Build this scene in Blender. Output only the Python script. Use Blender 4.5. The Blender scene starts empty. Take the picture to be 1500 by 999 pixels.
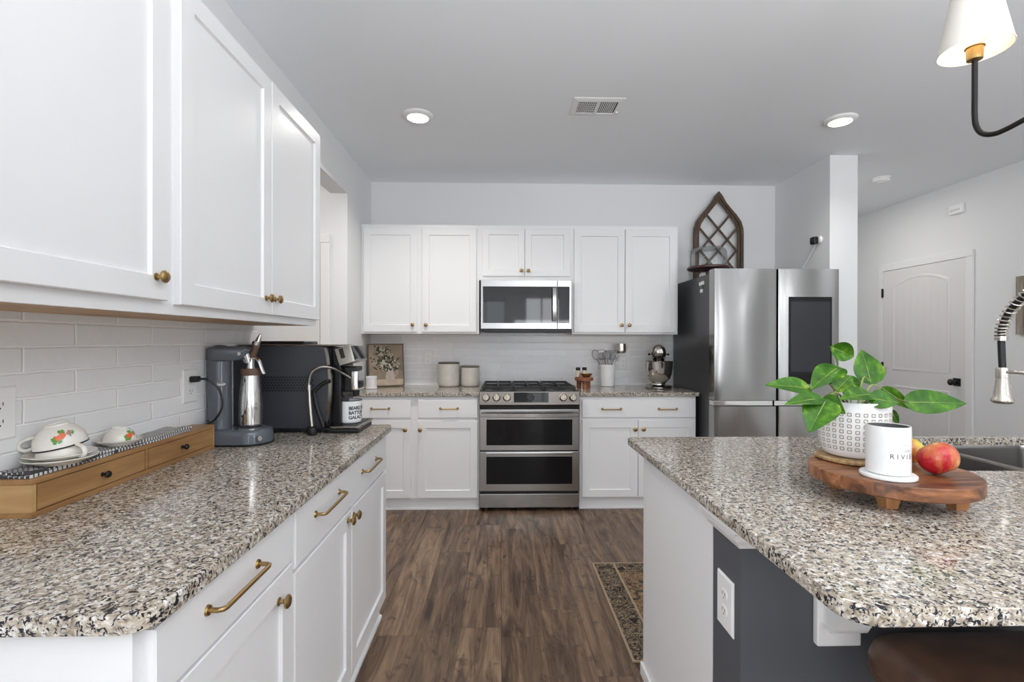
import bpy, bmesh, math, random
from math import pi, sin, cos, radians, atan2, sqrt
from mathutils import Vector, Matrix, noise as mnoise

random.seed(7)
sc = bpy.context.scene
COL = sc.collection

# ------------------------------------------------------------------ camera
F_PX, YAW, PITCH, ROLL, EYE = 718.7, 0.0245, -0.0012, 0.002, 1.3188
cam_d = bpy.data.cameras.new('camera')
cam = bpy.data.objects.new('camera', cam_d)
COL.objects.link(cam)
cam_d.sensor_fit = 'HORIZONTAL'
cam_d.sensor_width = 36.0
cam_d.lens = F_PX / 1500 * 36.0
cam_d.clip_start = 0.02
cam.matrix_world = (Matrix.Translation((0, 0, EYE)) @ Matrix.Rotation(-YAW, 4, 'Z')
                    @ Matrix.Rotation(pi / 2 + PITCH, 4, 'X') @ Matrix.Rotation(ROLL, 4, 'Z'))
sc.camera = cam

# ------------------------------------------------------------------ light and exposure
sc.view_settings.view_transform = 'Standard'
sc.view_settings.look = 'None'
sc.view_settings.exposure = 0.04
sc.view_settings.gamma = 1.0
sc.view_settings.use_curve_mapping = False
world = bpy.data.worlds.new('daylight')
sc.world = world
world.use_nodes = True
wb = world.node_tree.nodes['Background']
wb.inputs[0].default_value = (0.80, 0.90, 1.0, 1)
wb.inputs[1].default_value = 1.0
sc.cycles.max_bounces = 12
sc.cycles.diffuse_bounces = 8
sc.cycles.glossy_bounces = 5
sc.cycles.use_denoising = True
sc.cycles.sample_clamp_indirect = 4.0


def area_light(name, loc, target, sx, sy, power, color=(1, 1, 1), shape='RECTANGLE', spread=pi):
    d = bpy.data.lights.new(name, 'AREA')
    d.shape = shape
    d.size, d.size_y = sx, sy
    d.energy = power
    d.color = color
    d.spread = spread
    o = bpy.data.objects.new(name, d)
    COL.objects.link(o)
    o.location = loc
    o.rotation_euler = (Vector(target) - Vector(loc)).to_track_quat('-Z', 'Y').to_euler()
    return o


DAY = (0.95, 0.975, 1.0)
area_light('daylight_rear_window', (1.0, -3.78, 1.25), (1.0, 0, 1.25), 0.8, 2.2, 18, DAY)
area_light('daylight_rear_window_wide', (3.0, -3.78, 1.45), (3.0, 0, 1.45), 1.4, 1.7, 6, DAY)
area_light('daylight_left_rear_window', (-0.35, -3.78, 1.45), (-0.35, 0, 1.45), 1.0, 1.7, 4, DAY)
area_light('left_fill', (-1.38, -1.6, 1.45), (1.5, -1.1, 1.4), 2.2, 1.7, 60, DAY)  # added fill from the left, through an invented window
area_light('right_fill', (4.34, -2.9, 1.4), (-0.8, 1.4, 1.2), 1.1, 1.8, 36, DAY)  # added fill from the right, lightens the left tiles
# unseen fill light added behind the camera, aimed up to brighten the ceiling
area_light('ceiling_fill', (1.5, -1.2, 1.5), (1.5, -0.85, 2.7), 2.4, 1.6, 150, (0.95, 0.975, 1.0), 'RECTANGLE', radians(158))
area_light('passage_fill', (3.15, 4.7, 2.70), (3.15, 4.7, 0), 0.5, 0.5, 9, (1.0, 0.97, 0.93))  # unseen fill added to brighten the right wall and door

# ------------------------------------------------------------------ node helpers and materials
def new_mat(name):
    m = bpy.data.materials.new(name)
    m.use_nodes = True
    return m, m.node_tree, m.node_tree.nodes['Principled BSDF']


def simple(name, color, rough=0.5, metal=0.0, spec=0.5, coat=0.0, var=0.0, scale=8.0, trans=0.0, ior=1.45,
           emit=None, estr=0.0, bump=0.0, bscale=200.0, sss=0.0):
    m, nt, p = new_mat(name)
    p.inputs['Base Color'].default_value = (*color, 1)
    p.inputs['Roughness'].default_value = rough
    p.inputs['Metallic'].default_value = metal
    p.inputs['Specular IOR Level'].default_value = spec
    p.inputs['Coat Weight'].default_value = coat
    p.inputs['Transmission Weight'].default_value = trans
    p.inputs['IOR'].default_value = ior
    if sss:
        p.inputs['Subsurface Weight'].default_value = sss
        p.inputs['Subsurface Radius'].default_value = (0.01, 0.01, 0.01)
    if emit:
        p.inputs['Emission Color'].default_value = (*emit, 1)
        p.inputs['Emission Strength'].default_value = estr
    if var > 0 or bump > 0:
        tc = nt.nodes.new('ShaderNodeTexCoord')
        if var > 0:
            n = nt.nodes.new('ShaderNodeTexNoise')
            n.inputs['Scale'].default_value = scale
            n.inputs['Detail'].default_value = 4
            nt.links.new(tc.outputs['Object'], n.inputs['Vector'])
            r = nt.nodes.new('ShaderNodeValToRGB')
            r.color_ramp.elements[0].position = 0.3
            r.color_ramp.elements[1].position = 0.7
            r.color_ramp.elements[0].color = (*[c * (1 - var) for c in color], 1)
            r.color_ramp.elements[1].color = (*[min(1, c * (1 + var)) for c in color], 1)
            nt.links.new(n.outputs['Fac'], r.inputs['Fac'])
            nt.links.new(r.outputs['Color'], p.inputs['Base Color'])
        if bump > 0:
            n2 = nt.nodes.new('ShaderNodeTexNoise')
            n2.inputs['Scale'].default_value = bscale
            nt.links.new(tc.outputs['Object'], n2.inputs['Vector'])
            b = nt.nodes.new('ShaderNodeBump')
            b.inputs['Strength'].default_value = bump
            b.inputs['Distance'].default_value = 0.002
            nt.links.new(n2.outputs['Fac'], b.inputs['Height'])
            nt.links.new(b.outputs['Normal'], p.inputs['Normal'])
    return m


def nd(nt, typ, **kw):
    n = nt.nodes.new(typ)
    for k, v in kw.items():
        if k.startswith('i_'):
            n.inputs[k[2:].replace('_', ' ')].default_value = v
        else:
            setattr(n, k, v)
    return n


def mth(nt, op, a, b=None):
    n = nt.nodes.new('ShaderNodeMath')
    n.operation = op
    for i, v in enumerate((a, b)):
        if v is None:
            continue
        if isinstance(v, (int, float)):
            n.inputs[i].default_value = v
        else:
            nt.links.new(v, n.inputs[i])
    return n.outputs[0]


def ramp(nt, fac, stops, interp='LINEAR'):
    r = nt.nodes.new('ShaderNodeValToRGB')
    cr = r.color_ramp
    cr.interpolation = interp
    while len(cr.elements) > 1:
        cr.elements.remove(cr.elements[-1])
    cr.elements[0].position = stops[0][0]
    cr.elements[0].color = (*stops[0][1], 1)
    for pos, c in stops[1:]:
        e = cr.elements.new(pos)
        e.color = (*c, 1)
    nt.links.new(fac, r.inputs['Fac'])
    return r.outputs['Color']


def mixc(nt, fac, a, b, blend='MIX'):
    n = nt.nodes.new('ShaderNodeMix')
    n.data_type = 'RGBA'
    n.blend_type = blend
    for sock, v in ((n.inputs[0], fac), (n.inputs[6], a), (n.inputs[7], b)):
        if isinstance(v, (int, float)):
            sock.default_value = v
        elif isinstance(v, tuple):
            sock.default_value = (*v, 1)
        else:
            nt.links.new(v, sock)
    return n.outputs[2]


def granite():
    m, nt, p = new_mat('granite')
    geo = nd(nt, 'ShaderNodeNewGeometry')
    n1 = nd(nt, 'ShaderNodeTexNoise', i_Scale=80.0, i_Detail=3.0, i_Roughness=0.6, i_Distortion=0.6)
    n2 = nd(nt, 'ShaderNodeTexNoise', i_Scale=112.0, i_Detail=2.5, i_Roughness=0.55, i_Distortion=1.2)
    n3 = nd(nt, 'ShaderNodeTexNoise', i_Scale=14.0, i_Detail=2.0)
    v1 = nd(nt, 'ShaderNodeTexVoronoi', i_Scale=150.0)
    off = nd(nt, 'ShaderNodeVectorMath', operation='ADD')
    off.inputs[1].default_value = (3.1, 7.7, 1.3)
    nt.links.new(geo.outputs['Position'], off.inputs[0])
    for n in (n1, n3, v1):
        nt.links.new(geo.outputs['Position'], n.inputs['Vector'])
    nt.links.new(off.outputs[0], n2.inputs['Vector'])
    base = ramp(nt, n1.outputs['Fac'], [(0.30, (0.22, 0.175, 0.13)), (0.43, (0.45, 0.385, 0.30)), (0.54, (0.59, 0.53, 0.445)), (0.66, (0.85, 0.845, 0.83))])
    cell = ramp(nt, v1.outputs['Color'], [(0.2, (0.72, 0.70, 0.68)), (0.8, (1, 1, 1))])
    base = mixc(nt, 0.8, base, cell, 'MULTIPLY')
    grey = ramp(nt, n2.outputs['Fac'], [(0.52, (0, 0, 0)), (0.57, (1, 1, 1))])
    base = mixc(nt, grey, base, (0.20, 0.19, 0.19))
    s = mth(nt, 'ADD', n2.outputs['Fac'], mth(nt, 'MULTIPLY', mth(nt, 'SUBTRACT', n3.outputs['Fac'], 0.5), 0.14))
    blk = ramp(nt, s, [(0.565, (0, 0, 0)), (0.595, (1, 1, 1))])
    base = mixc(nt, blk, base, (0.018, 0.019, 0.024))
    nt.links.new(base, p.inputs['Base Color'])
    p.inputs['Roughness'].default_value = 0.10
    p.inputs['Specular IOR Level'].default_value = 0.45
    return m


def planks():
    m, nt, p = new_mat('floor_planks')
    geo = nd(nt, 'ShaderNodeNewGeometry')
    sep = nd(nt, 'ShaderNodeSeparateXYZ')
    nt.links.new(geo.outputs['Position'], sep.inputs[0])
    X, Y = sep.outputs['X'], sep.outputs['Y']
    u = mth(nt, 'DIVIDE', mth(nt, 'SUBTRACT', X, 0.008), 0.19)
    row = mth(nt, 'FLOOR', u)
    wn = nd(nt, 'ShaderNodeTexWhiteNoise', noise_dimensions='1D')
    nt.links.new(row, wn.inputs['W'])
    v = mth(nt, 'ADD', mth(nt, 'DIVIDE', Y, 1.25), mth(nt, 'MULTIPLY', wn.outputs['Value'], 7.31))
    c = mth(nt, 'FLOOR', v)
    cmb = nd(nt, 'ShaderNodeCombineXYZ')
    nt.links.new(row, cmb.inputs[0])
    nt.links.new(c, cmb.inputs[1])
    wid = nd(nt, 'ShaderNodeTexWhiteNoise', noise_dimensions='2D')
    nt.links.new(cmb.outputs[0], wid.inputs['Vector'])
    ident = wid.outputs['Value']
    gv = nd(nt, 'ShaderNodeCombineXYZ')
    nt.links.new(mth(nt, 'MULTIPLY', X, 9.0), gv.inputs[0])
    nt.links.new(mth(nt, 'ADD', mth(nt, 'MULTIPLY', Y, 0.9), mth(nt, 'MULTIPLY', ident, 31.0)), gv.inputs[1])
    nt.links.new(mth(nt, 'MULTIPLY', ident, 17.0), gv.inputs[2])
    big = nd(nt, 'ShaderNodeTexNoise', i_Scale=1.7, i_Detail=5.0, i_Roughness=0.6, i_Distortion=1.4)
    nt.links.new(gv.outputs[0], big.inputs['Vector'])
    gv2 = nd(nt, 'ShaderNodeCombineXYZ')
    nt.links.new(mth(nt, 'MULTIPLY', X, 60.0), gv2.inputs[0])
    nt.links.new(mth(nt, 'ADD', mth(nt, 'MULTIPLY', Y, 2.2), mth(nt, 'MULTIPLY', ident, 13.0)), gv2.inputs[1])
    fine = nd(nt, 'ShaderNodeTexNoise', i_Scale=2.4, i_Detail=4.0, i_Roughness=0.65)
    nt.links.new(gv2.outputs[0], fine.inputs['Vector'])
    g = mth(nt, 'ADD', mth(nt, 'MULTIPLY', big.outputs['Fac'], 0.75), mth(nt, 'MULTIPLY', fine.outputs['Fac'], 0.25))
    g = mth(nt, 'ADD', g, mth(nt, 'MULTIPLY', mth(nt, 'SUBTRACT', ident, 0.5), 0.08))
    col = ramp(nt, g, [(0.33, (0.036, 0.023, 0.016)), (0.43, (0.098, 0.062, 0.040)), (0.53, (0.165, 0.105, 0.067)), (0.66, (0.285, 0.19, 0.118))])
    # dark knots
    kv = nd(nt, 'ShaderNodeCombineXYZ')
    nt.links.new(mth(nt, 'MULTIPLY', X, 5.0), kv.inputs[0])
    nt.links.new(mth(nt, 'ADD', mth(nt, 'MULTIPLY', Y, 2.6), mth(nt, 'MULTIPLY', ident, 9.0)), kv.inputs[1])
    kn = nd(nt, 'ShaderNodeTexNoise', i_Scale=2.0, i_Detail=4.0, i_Roughness=0.72, i_Distortion=1.2)
    nt.links.new(kv.outputs[0], kn.inputs['Vector'])
    kf = ramp(nt, kn.outputs['Fac'], [(0.56, (0, 0, 0)), (0.70, (0.85, 0.85, 0.85))])
    col = mixc(nt, kf, col, (0.030, 0.021, 0.017))
    fu = mth(nt, 'FRACT', u)
    fv = mth(nt, 'FRACT', v)
    e1 = mth(nt, 'LESS_THAN', fu, 0.011)
    e2 = mth(nt, 'LESS_THAN', fv, 0.0016)
    seam = mth(nt, 'MAXIMUM', e1, e2)
    col = mixc(nt, mth(nt, 'MULTIPLY', seam, 0.75), col, (0.025, 0.018, 0.014))
    nt.links.new(col, p.inputs['Base Color'])
    p.inputs['Roughness'].default_value = 0.36
    p.inputs['Specular IOR Level'].default_value = 0.3
    b = nd(nt, 'ShaderNodeBump', i_Strength=0.25, i_Distance=0.002)
    nt.links.new(mth(nt, 'SUBTRACT', fine.outputs['Fac'], seam), b.inputs['Height'])
    nt.links.new(b.outputs['Normal'], p.inputs['Normal'])
    return m


def tile(axis, name, o_u, o_z):
    """glazed brick tile; axis = horizontal world axis"""
    m, nt, p = new_mat(name)
    geo = nd(nt, 'ShaderNodeNewGeometry')
    sep = nd(nt, 'ShaderNodeSeparateXYZ')
    nt.links.new(geo.outputs['Position'], sep.inputs[0])
    W, H, G = 0.292, 0.0625, 0.004
    zz = mth(nt, 'DIVIDE', mth(nt, 'SUBTRACT', sep.outputs['Z'], o_z), H)
    row = mth(nt, 'FLOOR', zz)
    uu = mth(nt, 'DIVIDE', mth(nt, 'SUBTRACT', sep.outputs[axis], o_u), W)
    uu = mth(nt, 'ADD', uu, mth(nt, 'MULTIPLY', row, 0.5))
    colm = mth(nt, 'FLOOR', uu)
    n = nd(nt, 'ShaderNodeTexNoise', i_Scale=22.0, i_Detail=3.0)
    nt.links.new(geo.outputs['Position'], n.inputs['Vector'])
    jit = mth(nt, 'MULTIPLY', mth(nt, 'SUBTRACT', n.outputs['Fac'], 0.5), 0.006)
    fz = mth(nt, 'ADD', mth(nt, 'MULTIPLY', mth(nt, 'FRACT', zz), H), jit)
    fu = mth(nt, 'ADD', mth(nt, 'MULTIPLY', mth(nt, 'FRACT', uu), W), jit)
    dz = mth(nt, 'MINIMUM', fz, mth(nt, 'SUBTRACT', H, fz))
    du = mth(nt, 'MINIMUM', fu, mth(nt, 'SUBTRACT', W, fu))
    d = mth(nt, 'MINIMUM', dz, du)
    mr = nd(nt, 'ShaderNodeMapRange')
    mr.interpolation_type = 'SMOOTHSTEP'
    mr.inputs['From Min'].default_value = G * 0.35
    mr.inputs['From Max'].default_value = G * 1.15
    nt.links.new(d, mr.inputs['Value'])
    t = mr.outputs['Result']
    cmb = nd(nt, 'ShaderNodeCombineXYZ')
    nt.links.new(row, cmb.inputs[0])
    nt.links.new(colm, cmb.inputs[1])
    wn = nd(nt, 'ShaderNodeTexWhiteNoise', noise_dimensions='2D')
    nt.links.new(cmb.outputs[0], wn.inputs['Vector'])
    tc = ramp(nt, wn.outputs['Value'], [(0.0, (0.81, 0.815, 0.82)), (1.0, (0.87, 0.875, 0.88))])
    col = mixc(nt, t, (0.95, 0.95, 0.95), tc)
    nt.links.new(col, p.inputs['Base Color'])
    rr = mth(nt, 'SUBTRACT', 0.7, mth(nt, 'MULTIPLY', t, 0.5))
    nt.links.new(rr, p.inputs['Roughness'])
    n2 = nd(nt, 'ShaderNodeTexNoise', i_Scale=16.0, i_Detail=3.0, i_Roughness=0.5)
    nt.links.new(geo.outputs['Position'], n2.inputs['Vector'])
    hgt = mth(nt, 'ADD', mth(nt, 'MULTIPLY', t, 1.0), mth(nt, 'MULTIPLY', n2.outputs['Fac'], 1.3))
    b = nd(nt, 'ShaderNodeBump', i_Strength=0.7, i_Distance=0.003)
    if axis == 'X':
        b.inputs['Strength'].default_value = 0.22
    nt.links.new(hgt, b.inputs['Height'])
    nt.links.new(b.outputs['Normal'], p.inputs['Normal'])
    return m


def wood(name, dark, mid, light, axis=0, scale=6.0, stretch=0.08, rough=0.45, strips=0.0, coord='Object'):
    m, nt, p = new_mat(name)
    tc = nd(nt, 'ShaderNodeTexCoord')
    mp = nd(nt, 'ShaderNodeMapping')
    s = [1.0, 1.0, 1.0]
    s[axis] = stretch
    mp.inputs['Scale'].default_value = s
    nt.links.new(tc.outputs[coord], mp.inputs['Vector'])
    n = nd(nt, 'ShaderNodeTexNoise', i_Scale=scale * 6, i_Detail=5.0, i_Roughness=0.6, i_Distortion=0.8)
    if strips:
        sep = nd(nt, 'ShaderNodeSeparateXYZ')
        nt.links.new(tc.outputs[coord], sep.inputs[0])
        k = mth(nt, 'FLOOR', mth(nt, 'DIVIDE', sep.outputs['XYZ'[1 if axis == 0 else 0]], strips))
        w = nd(nt, 'ShaderNodeTexWhiteNoise', noise_dimensions='1D')
        nt.links.new(k, w.inputs['W'])
        ad = nd(nt, 'ShaderNodeVectorMath', operation='ADD')
        nt.links.new(mp.outputs[0], ad.inputs[0])
        nt.links.new(w.outputs['Color'], ad.inputs[1])
        nt.links.new(ad.outputs[0], n.inputs['Vector'])
        f = mth(nt, 'ADD', n.outputs['Fac'], mth(nt, 'MULTIPLY', mth(nt, 'SUBTRACT', w.outputs['Value'], 0.5), 0.22))
    else:
        nt.links.new(mp.outputs[0], n.inputs['Vector'])
        f = n.outputs['Fac']
    col = ramp(nt, f, [(0.28, dark), (0.5, mid), (0.72, light)])
    nt.links.new(col, p.inputs['Base Color'])
    p.inputs['Roughness'].default_value = rough
    return m


def steel(name, color=(0.60, 0.60, 0.59), rough=0.22, brush=None, wave=0.0, wscale=(1.2, 1.2, 0.5)):
    m, nt, p = new_mat(name)
    p.inputs['Base Color'].default_value = (*color, 1)
    p.inputs['Metallic'].default_value = 1.0
    p.inputs['Roughness'].default_value = rough
    tc = nd(nt, 'ShaderNodeTexCoord')
    if brush:
        mp = nd(nt, 'ShaderNodeMapping')
        mp.inputs['Scale'].default_value = brush
        nt.links.new(tc.outputs['Object'], mp.inputs['Vector'])
        n = nd(nt, 'ShaderNodeTexNoise', i_Scale=1.0, i_Detail=2.0)
        nt.links.new(mp.outputs[0], n.inputs['Vector'])
        r = mth(nt, 'ADD', rough - 0.05, mth(nt, 'MULTIPLY', n.outputs['Fac'], 0.1))
        nt.links.new(r, p.inputs['Roughness'])
    if wave:
        mp2 = nd(nt, 'ShaderNodeMapping')
        mp2.inputs['Scale'].default_value = wscale
        nt.links.new(tc.outputs['Object'], mp2.inputs['Vector'])
        n2 = nd(nt, 'ShaderNodeTexNoise', i_Scale=1.0, i_Detail=0.0)
        nt.links.new(mp2.outputs[0], n2.inputs['Vector'])
        b = nd(nt, 'ShaderNodeBump', i_Strength=1.0, i_Distance=wave)
        nt.links.new(n2.outputs['Fac'], b.inputs['Height'])
        nt.links.new(b.outputs['Normal'], p.inputs['Normal'])
    return m


def apple_mat(name, red, yellow, bias):
    m, nt, p = new_mat(name)
    tc = nd(nt, 'ShaderNodeTexCoord')
    n = nd(nt, 'ShaderNodeTexNoise', i_Scale=26.0, i_Detail=5.0, i_Roughness=0.6)
    mp = nd(nt, 'ShaderNodeMapping')
    mp.inputs['Scale'].default_value = (1, 1, 0.45)
    nt.links.new(tc.outputs['Object'], mp.inputs['Vector'])
    nt.links.new(mp.outputs[0], n.inputs['Vector'])
    n2 = nd(nt, 'ShaderNodeTexNoise', i_Scale=11.0, i_Detail=1.0)
    nt.links.new(tc.outputs['Object'], n2.inputs['Vector'])
    sep = nd(nt, 'ShaderNodeSeparateXYZ')
    nt.links.new(tc.outputs['Object'], sep.inputs[0])
    f = mth(nt, 'ADD', mth(nt, 'MULTIPLY', n.outputs['Fac'], 0.45), mth(nt, 'MULTIPLY', n2.outputs['Fac'], 0.45))
    f = mth(nt, 'ADD', f, mth(nt, 'MULTIPLY', sep.outputs['Z'], bias))
    col = ramp(nt, f, [(0.46, red), (0.57, tuple(0.65 * a + 0.35 * b for a, b in zip(red, yellow))), (0.66, yellow)])
    nt.links.new(col, p.inputs['Base Color'])
    p.inputs['Roughness'].default_value = 0.25
    return m


def leaf_mat():
    m, nt, p = new_mat('pothos_leaf')
    tc = nd(nt, 'ShaderNodeTexCoord')
    n = nd(nt, 'ShaderNodeTexNoise', i_Scale=28.0, i_Detail=4.0, i_Roughness=0.65)
    mp = nd(nt, 'ShaderNodeMapping')
    mp.inputs['Scale'].default_value = (1.0, 1.0, 0.6)
    nt.links.new(tc.outputs['Object'], mp.inputs['Vector'])
    nt.links.new(mp.outputs[0], n.inputs['Vector'])
    col = ramp(nt, n.outputs['Fac'], [(0.35, (0.018, 0.080, 0.006)), (0.54, (0.046, 0.150, 0.009)), (0.66, (0.13, 0.27, 0.018)), (0.75, (0.58, 0.62, 0.16))])
    nt.links.new(col, p.inputs['Base Color'])
    p.inputs['Roughness'].default_value = 0.36
    p.inputs['Specular IOR Level'].default_value = 0.3
    p.inputs['Subsurface Weight'].default_value = 0.15
    p.inputs['Subsurface Radius'].default_value = (0.004, 0.008, 0.002)
    return m


def rug_mat():
    m, nt, p = new_mat('patterned_rug')
    geo = nd(nt, 'ShaderNodeNewGeometry')
    sep = nd(nt, 'ShaderNodeSeparateXYZ')
    nt.links.new(geo.outputs['Position'], sep.inputs[0])
    n = nd(nt, 'ShaderNodeTexNoise', i_Scale=13.0, i_Detail=3.0, i_Roughness=0.55, i_Distortion=2.2)
    nt.links.new(geo.outputs['Position'], n.inputs['Vector'])
    col = ramp(nt, n.outputs['Fac'], [(0.38, (0.030, 0.027, 0.026)), (0.42, (0.09, 0.07, 0.05)), (0.45, (0.36, 0.28, 0.19)), (0.48, (0.045, 0.038, 0.034)), (0.54, (0.060, 0.050, 0.044)), (0.57, (0.34, 0.26, 0.17)), (0.60, (0.16, 0.11, 0.07)), (0.65, (0.04, 0.034, 0.03))])
    field = ramp(nt, n.outputs['Fac'], [(0.40, (0.05, 0.045, 0.042)), (0.44, (0.16, 0.12, 0.08)), (0.48, (0.30, 0.21, 0.12)), (0.51, (0.20, 0.095, 0.045)), (0.56, (0.10, 0.085, 0.07)), (0.60, (0.36, 0.27, 0.17)), (0.66, (0.17, 0.09, 0.05))])
    inx = mth(nt, 'MULTIPLY', mth(nt, 'GREATER_THAN', sep.outputs['X'], 0.675), mth(nt, 'LESS_THAN', sep.outputs['Y'], 2.76))
    col = mixc(nt, inx, col, field)
    ln = mth(nt, 'LESS_THAN', mth(nt, 'ABSOLUTE', mth(nt, 'SUBTRACT', sep.outputs['X'], 0.672)), 0.006)
    col = mixc(nt, ln, col, (0.36, 0.28, 0.19))
    nt.links.new(col, p.inputs['Base Color'])
    p.inputs['Roughness'].default_value = 0.95
    p.inputs['Specular IOR Level'].default_value = 0.1
    b = nd(nt, 'ShaderNodeBump', i_Strength=0.5, i_Distance=0.003)
    nt.links.new(n.outputs['Fac'], b.inputs['Height'])
    nt.links.new(b.outputs['Normal'], p.inputs['Normal'])
    return m


def towel_mat():
    m, nt, p = new_mat('woven_towel')
    geo = nd(nt, 'ShaderNodeNewGeometry')
    sep = nd(nt, 'ShaderNodeSeparateXYZ')
    nt.links.new(geo.outputs['Position'], sep.inputs[0])
    a = mth(nt, 'SINE', mth(nt, 'MULTIPLY', sep.outputs['Y'], 2 * pi / 0.012))
    b = mth(nt, 'SINE', mth(nt, 'MULTIPLY', sep.outputs['X'], 2 * pi / 0.012))
    st = mth(nt, 'GREATER_THAN', a, -0.1)
    ck = mth(nt, 'GREATER_THAN', mth(nt, 'ADD', a, b), 0.35)
    near = mth(nt, 'LESS_THAN', sep.outputs['Y'], 1.40)
    f = mth(nt, 'ADD', mth(nt, 'MULTIPLY', near, ck), mth(nt, 'MULTIPLY', mth(nt, 'SUBTRACT', 1.0, near), st))
    col = mixc(nt, f, (0.055, 0.057, 0.065), (0.72, 0.71, 0.69))
    nt.links.new(col, p.inputs['Base Color'])
    p.inputs['Roughness'].default_value = 0.9
    return m


def grooved_panel():
    m, nt, p = new_mat('grooved_door_panel')
    geo = nd(nt, 'ShaderNodeNewGeometry')
    sep = nd(nt, 'ShaderNodeSeparateXYZ')
    nt.links.new(geo.outputs['Position'], sep.inputs[0])
    f = mth(nt, 'FRACT', mth(nt, 'DIVIDE', sep.outputs['Y'], 0.078))
    g = mth(nt, 'LESS_THAN', mth(nt, 'ABSOLUTE', mth(nt, 'SUBTRACT', f, 0.5)), 0.05)
    p.inputs['Base Color'].default_value = (0.74, 0.73, 0.72, 1)
    p.inputs['Roughness'].default_value = 0.4
    b = nd(nt, 'ShaderNodeBump', i_Strength=0.6, i_Distance=0.004)
    nt.links.new(mth(nt, 'SUBTRACT', 1.0, g), b.inputs['Height'])
    nt.links.new(b.outputs['Normal'], p.inputs['Normal'])
    return m


def sheen_glass(name, color=(1, 1, 1), rough=0.0):
    """clear thin glass that lets light through"""
    m, nt, p = new_mat(name)
    nt.nodes.remove(p)
    out = nt.nodes['Material Output']
    tr = nd(nt, 'ShaderNodeBsdfTransparent')
    tr.inputs[0].default_value = (*color, 1)
    gl = nd(nt, 'ShaderNodeBsdfGlossy', i_Roughness=rough)
    lw = nd(nt, 'ShaderNodeLayerWeight', i_Blend=0.25)
    mx = nd(nt, 'ShaderNodeMixShader')
    nt.links.new(mth(nt, 'MULTIPLY', lw.outputs['Fresnel'], 0.5), mx.inputs[0])
    nt.links.new(tr.outputs[0], mx.inputs[1])
    nt.links.new(gl.outputs[0], mx.inputs[2])
    nt.links.new(mx.outputs[0], out.inputs[0])
    return m


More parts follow.
